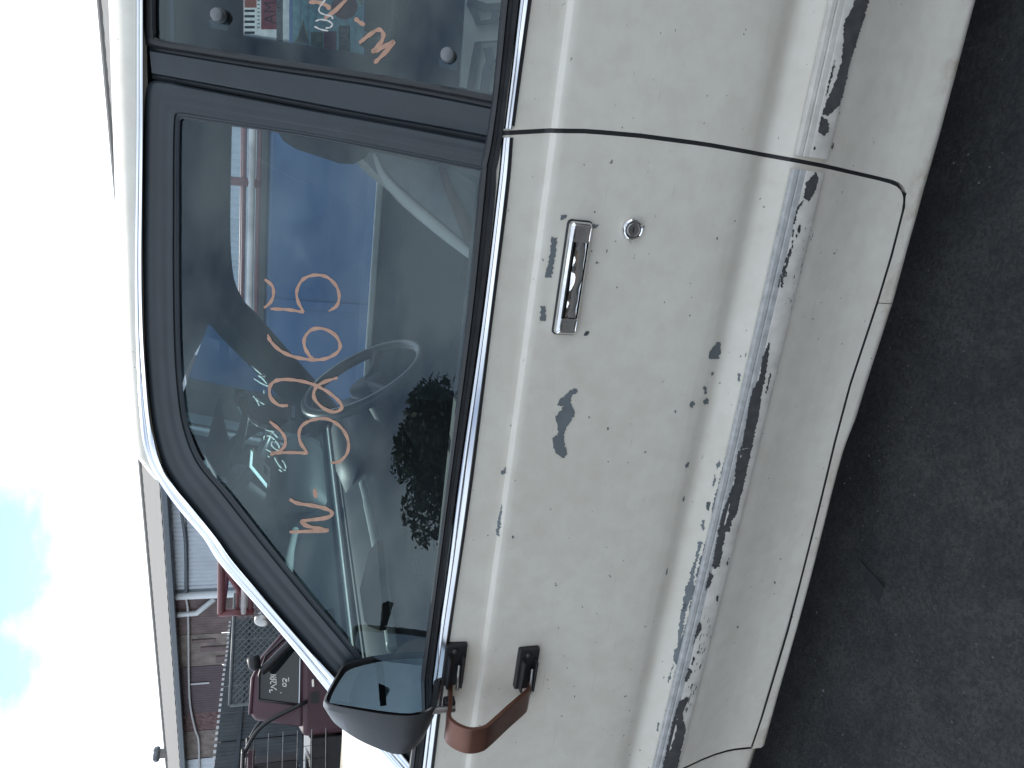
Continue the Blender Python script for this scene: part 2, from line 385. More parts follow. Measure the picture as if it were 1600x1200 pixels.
# door rear edge, measured
_re = [S(*p) for p in [(782, 208), (860, 204), (920, 205), (1000, 212), (1100, 225), (1200, 243), (1300, 262), (1370, 278), (1392, 284), (1403, 289), (1409, 296), (1412, 304), (1412, 312), (1410, 326)]]
_rz = np.array([p[2] for p in _re]); _rx = np.array([p[0] for p in _re])
DZ = min(_rz)            # door bottom
i_ = np.argsort(_rz)
def xr(z):
    return float(np.interp(z, _rz[i_], _rx[i_]))
_db = [S(*p) for p in [(1410, 326), (1391, 400), (1370, 470), (1327, 600), (1303, 690), (1279, 790), (1229, 985), (1189, 1120), (1170, 1176)]]
_dbx = np.array([p[0] for p in _db]); _dbz = np.array([p[2] for p in _db]); k_ = np.argsort(_dbx)
def zbot(x): return float(np.interp(x, _dbx[k_], _dbz[k_]))
BELT = .932
def zrows(z0, z1):
    zs = [z for z in _pz if z0+.002 < z < z1-.002]
    ex = list(np.linspace(z0, z1, 26)); zs = sorted(set([round(float(q), 5) for q in zs+ex])); return zs
def lip_grid(rows, mb, depth=.012):
    """panel surface with its edges turned inwards"""
    mb.grid(rows)
    def turn(edge):
        mb.grid([edge, [p+np.array([0, depth, 0]) for p in edge]])
    turn(rows[0]); turn(rows[-1]); turn([r[0] for r in rows]); turn([r[-1] for r in rows])
mb = MB(); rows = []
zs = [float(z) for z in np.linspace(0, 1, 60)]
allz = zrows(DZ, BELT)
allz = sorted(set(allz+[DZ+.001*k for k in (1, 2, 4, 6, 9, 13, 18, 24)]))
GAPW = .0065
for z in allz:
    x1 = xr(z)-GAPW*.5
    # the door bottom rises and falls slightly along its length
    row = []
    for t in np.linspace(0, 1, 60):
        x = XF+(x1-XF)*t
        zz = z + (zbot(x)-DZ)*max(0, 1-(z-DZ)/.10) if x < -.05 else z
        row.append(np.array([x, side(x, zz), zz]))
    rows.append(row)
lip_grid(rows, mb)
door = mb.build('door', WHITE, car, smooth=True, auto=35)
# quarter panel behind the door
mb = MB(); rows = []
SEAM = float(S(1387, 470)[0])
for z in allz:
    x0 = max(xr(z), xr(min(z+GAPW*.8, BELT)) if z < DZ+.04 else -9)+GAPW*.5; rows.append([np.array([x, side(x, z), z]) for x in np.linspace(x0, .80, 26)])
mb.grid(rows); mb.grid([rows[-1], [p+np.array([0, .012, 0]) for p in rows[-1]]]); e_ = [r[0] for r in rows]; mb.grid([e_, [p+np.array([0, .012, 0]) for p in e_]])
quarter = mb.build('quarter_panel', WHITE, car, smooth=True, auto=35)
def zs_at(x): return zbot(x) if x < -.03 else DZ
_sb = [(1528, 0), (1470, 212), (1420, 380), (1396, 469), (1356, 592), (1338, 650), (1319, 694), (1307, 735), (1299, 765), (1270, 886), (1215, 1091), (1195, 1173)]
_sbp = [at_y(*p, .060) for p in _sb]; _sx = np.array([p[0] for p in _sbp]); _sz = np.array([p[2] for p in _sbp]); q_ = np.argsort(_sx)
def zsill(x): return float(np.interp(x, _sx[q_], _sz[q_]))
def sill_rows(xa, xb, n):
    R = []
    for t in np.linspace(0, 1, 16):
        row = []
        for x in np.linspace(xa, xb, n):
            zt = zs_at(x)-GAPW*.75 if x < -.030 else DZ; zb_ = zsill(x)
            z = zt+(zb_-zt)*min(1, t/.86)
            # a full, rounded sill
            s_ = min(1, t/.86); y = side(x, max(z, .186)) + .020*max(0, s_-.45)**2/.3
            if t > .86: k = (t-.86)/.14; y += .05*k; z -= .004*k
            row.append(np.array([x, y, z]))
        R.append(row)
    return R
mb = MB(); R = sill_rows(-1.238, SEAM-.0006, 46); mb.grid(R); mb.grid([[r[0] for r in R], [r[0]+np.array([0, .03, 0]) for r in R]])
sill = mb.build('sill', WHITE, car, smooth=True, auto=40)
mb = MB(); R = sill_rows(SEAM+.0006, .80, 60); mb.grid(R)
for r in R: pass
mb.build('rear_sill', WHITE, car, smooth=True, auto=40)
mb = MB(); q_x = np.linspace(-1.236, -.012, 60)
mb.grid([[np.array([x, side(x, max(.19, zs_at(x)))+.0035, zs_at(x)+dz]) for x in q_x] for dz in (.004, -.010)]); mb.build('sill_seal', RUBBER, car)
# body beyond the frame: rear, front wing, bonnet, wheels
def arch(name, xa, xb, xc, rad, parent=car):
    mb = MB(); zs_ = zrows(.17, BELT); cols = np.linspace(xa, xb, 60); rows = []
    for z in zs_:
        rows.append([np.array([x, side(x, z)+.0, z]) for x in cols])
    n = len(cols); v = [p for r in rows for p in r]; f = []
    for i in range(len(rows)-1):
        for j in range(n-1):
            c = (rows[i][j]+rows[i+1][j+1])/2
            if (c[0]-xc)**2+(c[2]-.29)**2 > rad**2: f.append([i*n+j, i*n+j+1, (i+1)*n+j+1, (i+1)*n+j])
    mb.add(v, f); 
    return mb.build(name, WHITE, parent, smooth=True, auto=40, solid=.002)
arch('front_wing', -2.75, XF-.006, -1.93, .335)
arch('rear_wing', .80, 1.75, 1.15, .335)
# the far side of the body: one smooth skin
mb = MB(); mb.grid([[mir(np.array([x, side(x, z), z])) for x in np.linspace(-2.75, 1.75, 60)] for z in zrows(.17, BELT)]); mb.build('far_body_side', WHITE, car, smooth=True, auto=40)
mb = MB(); rows = []
for x in np.linspace(-2.75, -1.30, 14):
    h = (-1.30-x)/1.45; zc = 1.015-.09*h**1.6
    row = []
    for t in np.linspace(0, 1, 25):
        y = .03+bow(x)+(2*YC-.06-2*bow(x))*t; e = abs(2*t-1); row.append(np.array([x, y, zc-.055*e**2.5-.012*max(0, e-.86)/.14]))
    rows.append(row)
mb.grid(rows); hood = mb.build('bonnet', WHITE, car, smooth=True)
mb = MB(); mb.grid([[np.array([x, .028+bow(x)+d, .943-.002*k]) for x in np.linspace(-2.7, -1.32, 12)] for k, d in enumerate((0.0, .006))])
mb.build('bonnet_gap', GAP, car)
mb = MB(); mb.grid([[np.array([-2.75-.03*math.sin(math.pi*k/8), .02+bow(-2.7)+(2*YC-.04-2*bow(-2.7))*t, .2+.70*k/8]) for t in np.linspace(0, 1, 9)] for k in range(9)]); mb.build('front_panel', WHITE, car, smooth=True)
mb = MB(); mb.grid([[np.array([1.75+.03*math.sin(math.pi*k/8), .03+bow(1.75)+(2*YC-.06-2*bow(1.75))*t, .2+.74*k/8]) for t in np.linspace(0, 1, 9)] for k in range(9)]); mb.build('rear_panel', WHITE, car, smooth=True)
for xc in (-1.93, 1.15):
    for y0, sg in ((.20, -1), (2*YC-.20, 1)):
        c = (xc, y0, .29)
        w = MB().lathe(c, (0, sg, 0), [(.17, -.09), (.26, -.09), (.285, -.06), (.29, 0), (.285, .06), (.26, .085), (.18, .09)], 36).build('wheel', TYRE, car, smooth=True, auto=40)
        MB().lathe(c, (0, sg, 0), [(.17, -.02), (.175, .08), (.15, .082), (.12, .05), (.06, .055), (.05, .075), (.01, .078)], 28).build('rim', RIM, w, smooth=True, auto=30)
# floor pan and dark inner structure behind the gaps
MB().box((-.4, YC, .20), (4.2, 1.40, .04)).build('floor_pan', CARPET, car)
mb = MB(); mb.grid([[np.array([x, .060+bow(x), z]) for x in np.linspace(-1.30, .75, 10)] for z in (.165, .3, .5, .7, .925)]); mb.build('inner_structure', GAP, car)
# black seal visible in the shut line
mb = MB(); L = [np.array([xr(z)-.004, side(xr(z), z)+.0045, z]) for z in np.linspace(DZ+.005, BELT, 60)]; Rr = [p+np.array([.008, 0, 0]) for p in L]
mb.grid([L, Rr]); mb.build('door_seal', RUBBER, car)

# --- belt line chrome and weather strips
def belt_pairs(off0=0): return [((810+10, -90), (827+10, -90)), ((810, 0), (827, 0)), ((787, 196), (802, 196))]
beltprof = [(0, -.008), (.06, -.002), (.16, .0015), (.36, .0045), (.46, .0050), (.52, .0050), (.62, .0065), (.86, .0100), (.94, .0095), (1, -.002)]
def SB(px, py, off):            # around the belt the surface is upright
    y = .003
    for _ in range(5):
        p = at_y(px, py, y); y = .003+bow(p[0])-off
    return at_y(px, py, y)
lf = loft_px([((882, -560), (902, -560)), ((861, -400), (880, -400)), ((824, -110), (842, -110)), ((810, 0), (827, 0)), ((799, 100), (813, 100)), ((786.5, 201), (800, 201))], beltprof, SB)
lf.build('belt_chrome', CHROME, car, smooth=True, auto=40)
lf = loft_px([((784, 215), (798.5, 215)), ((775, 300), (791, 300)), ((751, 500), (767, 500)), ((715, 750), (736, 750)), ((699, 880), (718, 880)), ((682, 1000), (700, 1000)), ((668, 1110), (686, 1110)), ((656, 1210), (674, 1210)), ((645, 1300), (663, 1300))], beltprof, SB)
o = lf.build('belt_chrome', CHROME, car, smooth=True, auto=40)
wprof = [(0, -.010), (.1, -.002), (.35, .001), (.45, -.004), (.62, -.004), (.72, .002), (.95, .002), (1, -.006)]
lf = loft_px([((752, 262), (776, 260)), ((745, 320), (773, 320)), ((728, 500), (752, 500)), ((697, 750), (716, 750)), ((665, 1000), (683, 1000)), ((640, 1190), (660, 1190)), ((628, 1290), (648, 1290))], wprof, SB)
lf.build('weather_strip', RUBBER, car, smooth=True, auto=30)
lf = loft_px([((852, -560), (884, -560)), ((832, -400), (863, -400)), ((796, -110), (826, -110)), ((783, 0), (812, 0)), ((775, 90), (801, 90)), ((768, 160), (792, 160)), ((758, 225), (784, 225)), ((750, 262), (777, 262))], wprof, SB)
lf.build('weather_strip', RUBBER, car, smooth=True, auto=30)
# thin dark line under the chrome
lf = loft_px([((901, -560), (907, -560)), ((879, -400), (885, -400)), ((841, -110), (846, -110)), ((826, 0), (831, 0)), ((800, 196), (804, 198))], [(0, .001), (1, .001)], S); lf.build('chrome_underseal', RUBBER, car)
lf = loft_px([((798, 215), (802, 215)), ((790, 300), (795, 300)), ((766, 500), (770, 500)), ((735, 750), (739, 750)), ((699, 1000), (703, 1000)), ((673, 1210), (677, 1210))], [(0, .001), (1, .001)], S); lf.build('chrome_underseal', RUBBER, car)

# --- rub strip (moulding)
def rubstrip(xa, xb):
    pr = [(.4545, .001), (.4540, -.004), (.4515, -.0060), (.4455, -.0070), (.4440, -.0055), (.4425, -.0055), (.4410, -.0070), (.4385, -.0075), (.4320, -.0077), (.4305, -.0085), (.412, -.0085), (.400, -.0085), (.3955, -.006), (.3945, .004)]
    rows = [[np.array([x, y+bow(x), z]) for z, y in pr] for x in np.linspace(xa, xb, 40)]
    bead = MB().grid([r[:9] for r in rows]); face = MB().grid([r[8:] for r in rows])
    for mbx, sl in ((bead, slice(0, 9)), (face, slice(8, None))):
        for e in (0, -1):
            rr = rows[e][sl]; mbx.grid([rr, [np.array([p[0], .003+bow(p[0]), p[2]]) for p in rr]])
    return bead, face
strips = []
for xa, xb in ((XF+.002, xr(.42)-.0115), (xr(.42)+.009, .80)):
    bead, face = rubstrip(xa, xb)
    fo = face.build('rub_strip', MOULD, car, smooth=True, auto=30); bead.build('strip_bead', BEAD if xa < -1 else MOULD, fo, smooth=True, auto=25)
    strips.append(fo)
def SM(px, py, off):
    y = -.0085
    for _ in range(5):
        p = at_y(px, py, y)
        base = float(np.interp(p[2], [.3945, .3955, .400, .412, .4305, .4385, .441, .4425, .444, .4455, .4515, .454], [-.0085, -.0085, -.0085, -.0085, -.0085, -.0075, -.0070, -.0055, -.0055, -.0070, -.0060, -.004]))
        y = base+bow(p[0])-off
    return at_y(px, py, y)
c1 = cropmap(800, 500, 3.2); c2 = cropmap(1000, 700, 4.616); c3 = cropmap(1000, 940, 4.617); c4 = cropmap(1100, 0, 3.2); c5 = cropmap(1160, 180, 3.75); c6 = cropmap(780, 300, 5.0); c7 = cropmap(450, 700, 4.0)
PRIM = [c1(p) for p in [
    [(325,345),(330,360),(300,380),(290,410),(305,440),(312,480),(295,505),(270,540),(258,575),(260,610),(275,675),(255,690),(225,670),(205,640),(203,600),(215,580),(232,578),(228,530),(218,490),(240,455),(260,432),(225,428),(240,395),(280,365),(305,343)],
    [(1030,110),(1042,112),(1045,160),(1030,195),(985,195),(990,155),(1015,125)], [(905,405),(915,415),(905,440),(890,435),(890,415)], [(970,390),(985,400),(980,420),(965,425),(955,410)],
    [(965,330),(975,345),(970,370),(960,372),(958,335)], [(880,708),(883,735),(870,745),(865,725)], [(1005,255),(1010,270),(995,285),(995,265)], [(370,55),(388,58),(375,75),(358,78)],
    [(1175,220),(1195,222),(1170,320),(1155,318)], [(1150,340),(1167,338),(1145,440),(1127,438)], [(1125,460),(1143,452),(1108,590),(1092,588)], [(1080,640),(1095,632),(1050,800),(1000,985),(1000,940),(1040,790)],
    [(1130,265),(1142,270),(1135,310),(1128,300)], [(1040,690),(1043,720),(1025,750),(1020,720)], [(1015,770),(1020,800),(1008,840),(1003,810)], [(975,910),(993,912),(985,955),(970,945)], [(1165,165),(1173,168),(1168,185),(1163,180)]]]
PRIM += [c2(p) for p in [
    [(485,390),(510,392),(495,455),(478,430)], [(448,520),(468,520),(458,600),(445,580)],
    [(420,675),(450,680),(400,850),(385,990),(410,1000),(380,1090),(360,1100),(300,1200),(290,1200),(315,1120),(310,1080),(330,1060),(325,1000),(360,960),(365,890),(400,800)],
    [(470,680),(490,660),(420,930),(395,985),(420,860)], [(318,345),(322,365),(312,388),(312,360)], [(195,860),(200,880),(190,920),(186,905)]]]
PRIM += [c3(p) for p in [
    [(320,0),(350,0),(330,90),(300,250),(310,290),(275,440),(265,470),(240,420),(245,350),(270,330),(275,220),(290,110)], [(360,0),(395,0),(300,330),(300,260),(345,110)], [(235,450),(240,470),(205,590),(200,580)],
    [(255,490),(270,500),(240,640),(235,600)], [(205,715),(220,715),(140,1100),(125,1150),(120,1080),(150,950),(175,870)], [(130,870),(142,880),(130,940),(118,930)], [(172,535),(178,545),(165,560)]]]
PRIM += [c6(p) for p in [
    [(405,350),(455,355),(440,480),(410,670),(358,668),(390,520),(400,480)], [(480,180),(530,182),(520,205),(480,220)], [(320,890),(355,890),(368,1000),(330,1010),(315,980),(325,950)],
    [(705,255),(790,248),(760,280),(730,285),(710,310),(695,300)], [(690,1085),(705,1095),(680,1125),(660,1110)], [(840,445),(848,455),(840,480),(836,470)], [(1125,262),(1138,268),(1130,282),(1118,280)]]]
PRIM += [c7(p) for p in [[(1330,350),(1340,370),(1318,555),(1298,540),(1315,450)], [(1330,145),(1365,120),(1360,160),(1330,160)]]]
PRIM += [c5(p) for p in [[(240,615),(258,612),(225,738),(210,735)], [(195,815),(208,818),(198,855),(186,850)], [(120,1115),(132,1118),(115,1170),(100,1190),(108,1150)]]]
decal('paint_chip', PRIM, lambda a, b, o: S(a, b, o), .0007, PRIMER, door)
SC_D = [c1(p) for p in [[(1285,110),(1288,130),(1265,300),(1250,360),(1235,470),(1200,640),(1140,645),(1150,630),(1185,430),(1200,360),(1235,290),(1255,180)], [(1290,262),(1296,275),(1272,370),(1266,365),(1280,310)]]]
SC_D += [c2(p) for p in [
    [(705,20),(805,0),(770,170),(700,470),(660,540),(645,610),(620,605),(600,700),(575,860),(530,870),(520,840),(560,620),(590,480),(620,400),(680,240),(690,130),(700,60)],
    [(500,880),(530,930),(495,1010),(470,1030),(500,900)], [(560,1060),(568,1075),(555,1110),(550,1090)], [(640,790),(646,800),(630,850),(625,840)]]]
SC_D += [c3(p) for p in [[(432,130),(445,200),(395,290),(372,330),(420,160)], [(350,480),(375,500),(340,580),(320,570)], [(385,395),(398,410),(380,460),(368,455)], [(345,690),(350,710),(310,800),(320,880),(330,920),(300,1060),(290,1110),(270,1230),(155,1230),(240,850),(280,720)]]]
SC_D += [c4(p) for p in [[(560,860),(573,890),(560,950),(525,1010),(500,990),(510,910),(530,895)], [(500,1000),(470,1050),(455,1120),(445,1120),(470,1030)]]]
for k in range(34):             # broken scuff along the strip
    t = random.random(); x0 = 330-110*t+random.gauss(0, 10); y0 = 620+350*t
    w = random.uniform(3, 11); h = random.uniform(12, 55)
    SC_D.append(c5([(x0, y0), (x0+w, y0+3), (x0+w*.7-h*.12, y0+h), (x0-h*.2, y0+h*.8)]))
for k in range(26):
    t = random.random(); x0 = 400-150*t+random.gauss(0, 22); y0 = 640+500*t
    w = random.uniform(2, 5); h = random.uniform(6, 26); SC_D.append(c5([(x0, y0), (x0+w, y0+1), (x0+w*.5-h*.15, y0+h)]))
for k in range(40):             # fine wear towards the front of the strip
    t = random.random(); x0 = 500-170*t+random.gauss(0, 18); y0 = 80+700*t
    w = random.uniform(2, 6); h = random.uniform(8, 45); SC_D.append(c3([(x0, y0), (x0+w, y0+2), (x0+w*.4-h*.24, y0+h), (x0-h*.28, y0+h*.9)]))
decal('scuff', SC_D, SM, .0006, SCUFF, strips[0], amp=.7)
SC_Q = [c4(p) for p in [[(760,-30),(830,-30),(825,0),(800,100),(760,220),(730,320),(705,430),(680,520),(650,550),(620,580),(590,570),(620,490),(660,400),(690,300),(700,200),(695,130),(720,80),(740,40)], [(590,580),(620,600),(625,660),(600,680),(572,660),(580,610)], [(552,730),(560,740),(553,752),(546,745)], [(648,712),(650,725),(640,755),(636,740)], [(650,310),(660,300),(625,440),(610,480),(625,400)]]]
decal('scuff', SC_Q, SM, .0006, SCUFF, strips[1], amp=.8)
# tiny chips and specks scattered over the panel
sp_ = []
for k in range(36):
    x = random.uniform(800, 1330); y = random.uniform(240, 1190)
    s = random.choice([.7, .8, 1.0, 1.2, 1.8]); a = random.uniform(0, 6.28)
    sp_.append([(x+s*math.cos(a+j*1.25)*random.uniform(.6, 1.3), y+s*1.5*math.sin(a+j*1.25)*random.uniform(.6, 1.3)) for j in range(5)])
mb = MB()
for poly in sp_:
    mb.add([S(a, b, .0006) for a, b in poly], [[0, 1, 2, 3, 4]])
o = mb.build('paint_specks', PRIMER, door); o['kind'] = 'stuff'

# --- door handle
hx0, hx1 = float(S(900, 345)[0]), float(S(870, 520)[0]); hz1 = float(S(876, 430)[2]); hz0 = float(S(911, 430)[2])
xc = (hx0+hx1)/2; zc = (hz0+hz1)/2; L = abs(hx1-hx0); Hh = hz1-hz0; yb = side(xc, zc)
def rrect(cx, cz, w, h, r, y, n=5):
    out = []
    for qx, qz, a0 in ((1, 1, 0), (-1, 1, 90), (-1, -1, 180), (1, -1, 270)):
        for k in range(n+1):
            a = math.radians(a0+90*k/n); out.append(np.array([cx+qx*(w/2-r)+r*math.cos(a), y, cz+qz*(h/2-r)+r*math.sin(a)]))
    return out
def rings(name, defs, mat, parent, cap0=False, cap1=True, **kw):
    rows = [rrect(*d) for d in defs]; mb = MB(); k0 = 0; mb.grid(rows, True); n = len(rows[0])
    if cap1: mb.f.append(list(range((len(rows)-1)*n, len(rows)*n)))
    if cap0: mb.f.append(list(range(n)))
    return mb.build(name, mat, parent, smooth=True, auto=35, **kw)
rings('handle_gasket', [(xc, zc, L+.004, Hh+.004, .007, yb+.001), (xc, zc, L+.004, Hh+.004, .007, yb-.0025), (xc, zc, L+.001, Hh+.001, .007, yb-.003)], RUBBER, door)
ox = -.000; 
OW, OH = L-.050, Hh-.0135
hb = rings('door_handle', [(xc, zc, L, Hh, .006, yb-.001), (xc, zc, L, Hh, .006, yb-.0075), (xc, zc, L-.003, Hh-.003, .0055, yb-.0115), (xc, zc-.0005, L-.010, Hh-.010, .004, yb-.0140), (xc, zc-.0022, OW, OH, .003, yb-.0120), (xc, zc-.0022, OW-.001, OH-.001, .003, yb-.0105), (xc, zc-.0022, OW-.002, OH-.002, .003, yb-.002)], CHROME2, door, cap1=False)
rings('handle_recess', [(xc, zc-.0022, OW-.0005, OH-.0005, .003, yb-.004), (xc, zc-.0022, OW-.006, OH-.006, .003, yb-.0035)], GAP, door)
# the pull flap: slightly hollow, tilted to the sky
PW, PH = OW-.006, OH-.0055; fl_ = []
for i in range(13):
    t = i/12; zz = zc-.0034+PH*(t-.5)
    fl_.append([np.array([xc+PW*(q-.5), yb-.0118+.0006*t-.0016*math.sin(math.pi*t)+.0008*math.sin(9*q+2*t)+.0005*math.sin(21*q+3*t), zz]) for q in np.linspace(0, 1, 40)])
mbp = MB().grid(fl_); 
for e_ in (fl_[0], fl_[-1], [r[0] for r in fl_], [r[-1] for r in fl_]): mbp.grid([e_, [p+np.array([0, .008, 0]) for p in e_]])
mbp.build('handle_paddle', CHROME2, door, smooth=True, auto=40)
for xe, wd in ((hx0-.017, .026), (hx1+.016, .022)):
    rings('handle_end_pad', [(xe, zc-.001, wd, Hh-.010, .003, yb-.0128), (xe, zc-.001, wd-.001, Hh-.011, .003, yb-.0156), (xe, zc-.001, wd-.007, Hh-.017, .002, yb-.0145)], CHROME2, door)
# --- door lock
lp_ = S(987, 358); ly = lp_[1]
MB().lathe((lp_[0], ly, lp_[2]), (0, -1, 0), [(.0175, -.001), (.0178, .003), (.0165, .0065), (.0142, .0085), (.0125, .0078), (.0115, .0055), (.0105, .0052)], 36).build('door_lock', CHROME2, door, smooth=True, auto=30)
MB().lathe((lp_[0], ly-.0052, lp_[2]), (0, -1, 0), [(.0103, -.001), (.0103, .0012), (.0090, .0022), (.0015, .0018)], 28).build('lock_barrel', DULLMETAL, door, smooth=True, auto=30)
MB().box((lp_[0], ly-.0072, lp_[2]), (.0085, .0008, .0016)).build('key_slot', GAP, door)

# --- window frames, pillars, glass (near side and mirrored far side)
FRP = [((773, 225), (758, 269)), ((690, 209), (650, 247)), ((600, 192), (560, 229)), ((500, 174), (480, 214)), ((400, 155), (400, 202)), ((300, 136), (320, 190)), ((262, 128), (292, 186)), ((236, 128), (283, 187)), ((227, 150), (281, 200)),
       ((224, 220), (280, 250)), ((223, 300), (280, 330)), ((222, 400), (280, 430)), ((224, 520), (282, 540)), ((229, 600), (287, 615)), ((240, 675), (296, 670)), ((258, 735), (318, 722)), ((287, 780), (360, 772)), ((340, 850), (420, 848)),
       ((415, 938), (490, 935)), ((478, 1010), (540, 995)), ((540, 1078), (590, 1058)), ((600, 1148), (640, 1118)), ((650, 1205), (680, 1165))]
FPROF = [(0, -.022), (0, -.003), (.06, .0008), (.14, .0014), (.26, .0014), (.34, -.0002), (.40, -.0002), (.47, .0007), (.56, .0008), (.62, -.0006), (.68, -.0006), (.74, .0002), (.82, .0002), (.87, -.003), (.92, -.004), (.96, -.003), (1.0, -.004), (1.0, -.020)]
def frames(mirror, tagname=''):
    loft_px(FRP, FPROF, G, 5, mirror).build('window_frame', FRAME, car, smooth=True, auto=28)
    # B pillar plate
    A = [((233, 72), (238, 123)), ((300, 83), (320, 138)), ((400, 99), (420, 157)), ((560, 122), (580, 189)), ((680, 143), (690, 209)), ((778, 163), (774, 225)), ((800, 167), (790, 229))]
    loft_px(A, [(0, -.02), (0, -.010), (.10, -.010), (.16, .002), (.22, .003), (.78, .003), (.82, .002), (.88, -.010), (1, -.012)], G, 4, mirror).build('pillar_plate', FRAME, car, smooth=True, auto=28)
    Q = [((224, -240), (243, -240)), ((224, -100), (243, -100)), ((224, 20), (243, 20)), ((227, 62), (244, 50)), ((236, 73), (249, 61)), ((300, 84), (310, 72)), ((400, 100), (400, 87)), ((560, 123), (560, 111)), ((700, 148), (700, 135)), ((760, 160), (758, 146)), ((786, 163), (772, 146)), ((797, 150), (780, 134)), ((803, 100), (786, 90)), ((810, 0), (796, 0)), ((824, -110), (812, -110)), ((838, -220), (826, -220))]
    loft_px(Q, [(0, -.02), (0, -.004), (.3, .001), (.7, .001), (1, -.003), (1, -.015)], G, 4, mirror).build('quarter_window_seal', RUBBER, car, smooth=True, auto=30)
    # inner trim of the pillars, seen from inside
    loft_px([((224, 60), (282, 190)), ((400, 90), (420, 205)), ((600, 120), (600, 240)), ((820, 150), (800, 290))], [(0, -.035), (.5, -.045), (1, -.035)], G, 3, mirror).build('pillar_trim', TRIMD, car, smooth=True)
    loft_px([(a, (b[0]-4, b[1]-4)) for a, b in FRP[14:]], [(0, -.03), (.5, -.045), (.95, -.022)], G, 3, mirror).build('pillar_trim', TRIMD, car, smooth=True)
    # roof rail trim
frames(False); frames(True)
DRIP = [((213, -620), (227, -620)), ((212, -440), (225.5, -440)), ((211, -260), (224, -260)), ((211, -60), (224, -60)), ((211, 200), (224, 200)), ((209, 400), (222, 400)), ((210, 500), (224, 515)), ((213, 580), (229, 592)), ((216.5, 640), (236, 662)), ((224, 704), (250, 722)), ((248, 752), (271, 758)), ((280, 797), (301, 794)), ((317, 840), (338, 840)), ((343, 880), (366, 879)), ((400, 945), (418, 940)), ((460, 1015), (478, 1009)), ((512, 1080), (536, 1072)), ((600, 1180), (622, 1170)), ((650, 1236), (668, 1226))]
dprof = [(0, -.02), (0, -.004), (.12, .003), (.30, .0060), (.45, .0065), (.52, .0060), (.62, .0078), (.88, .0110), (.95, .0105), (1, .004), (1, -.01)]
loft_px(DRIP, dprof, G, 5).build('drip_rail', CHROME, car, smooth=True, auto=35)
loft_px(DRIP, dprof, G, 3, True).build('drip_rail', CHROME, car, smooth=True, auto=35)
# roof
mb = MB(); rows = []
for x in np.concatenate([np.linspace(-.60, -.3, 8), np.linspace(-.2, 1.35, 16)]):
    zr = 1.432-.10*max(0, -x-.38)**1.5-.05*max(0, x-.3)**1.5; yr = gh(x, zr)+.001
    cross = [(0, -.012), (.001, .006), (.006, .018), (.016, .030), (.04, .042), (.10, .055), (.25, .070), (.40, .077), (YC-yr, .080)]
    row = [np.array([x, yr+a, zr+b]) for a, b in cross]; row += [mir(p) for p in row[-2::-1]]; rows.append(row)
first = rows[0]
lead = [np.array([p[0]-.045, p[1], p[2]-.028]) for p in first]
mb.grid([lead]+rows); mb.build('roof', WHITE, car, smooth=True)
mb = MB(); mb.grid([[np.array([x, y, (1.400+.045*math.sin(math.pi*(y-.225)/(2*YC-.45)))-.06*max(0, -x-.45)]) for y in np.linspace(.225, 2*YC-.225, 14)] for x in np.linspace(-.63, 1.35, 12)]); mb.build('headliner', HEADL, car, smooth=True)
for m_ in (False, True):        # padded rail over the doors
    loft_px([((225, -250), (268, -250)), ((224, 100), (272, 100)), ((222, 400), (276, 400)), ((226, 560), (280, 560)), ((238, 660), (290, 650)), ((262, 735), (322, 718))], [(0, -.02), (.3, -.06), (.8, -.045), (1, -.015)], G, 3, m_).build('roof_rail_trim', HEADL, car, smooth=True)
# rear pillars and tailgate glass
for m_ in (False, True):
    rows = []
    for z in np.linspace(.93, 1.425, 10):
        k = (z-.93)/.495; row = [np.array([x, gh(x, z)-.003, z]) for x in np.linspace(1.0-.12*k, 1.66-.32*k, 8)]; rows.append([mir(p) for p in row] if m_ else row)
    MB().grid(rows).build('rear_pillar', WHITE, car, smooth=True)
MB().grid([[np.array([1.655-.32*k, y, .95+.47*k]) for y in np.linspace(.09+.13*k, 2*YC-.09-.13*k, 8)] for k in np.linspace(0, 1, 6)]).build('tailgate_glass', GLASS, car, smooth=True)
MB().grid([[np.array([1.60+.16*k, y, .948-.01*k]) for y in np.linspace(.06, 2*YC-.06, 8)] for k in (0, 1)]).build('tailgate_ledge', WHITE, car)
# glass panes row by row
def glass_rows(e0, e1, z0, z1, n=24, nx=30, mirror=False, off=-.008):
    p0 = sorted([G(*p) for p in e0], key=lambda q: q[2]); p1 = sorted([G(*p) for p in e1], key=lambda q: q[2]); rows = []
    for z in np.linspace(z0, z1, n):
        xa = np.interp(z, [q[2] for q in p0], [q[0] for q in p0]); xb = np.interp(z, [q[2] for q in p1], [q[0] for q in p1])
        row = [np.array([x, gh(x, z)-off, z]) for x in np.linspace(xa, xb, nx)]
        rows.append([mir(p) for p in row] if mirror else row)
    return MB().grid(rows)
fe = [(254, 700), (270, 730), (320, 778), (380, 848), (450, 935), (500, 1000), (565, 1070), (620, 1135), (665, 1190)]
re_ = [(255, 150), (300, 165), (400, 182), (560, 212), (757, 250)]
gpane = glass_rows(fe, re_, .905, 1.405).build('door_glass', GLASS, car, smooth=True)
glass_rows(fe, re_, .905, 1.405, mirror=True).build('door_glass', GLASS, car, smooth=True)
qe0 = [(235, 66), (300, 78), (400, 93), (560, 117), (700, 141), (790, 158)]; qe1 = [(235, -420), (300, -420), (560, -440), (800, -460)]
qpane = glass_rows(qe0, qe1, .905, 1.42).build('quarter_glass', GLASS, car, smooth=True)
qfar = glass_rows(qe0, qe1, .905, 1.42, mirror=True).build('quarter_glass', GLASS, car, smooth=True)
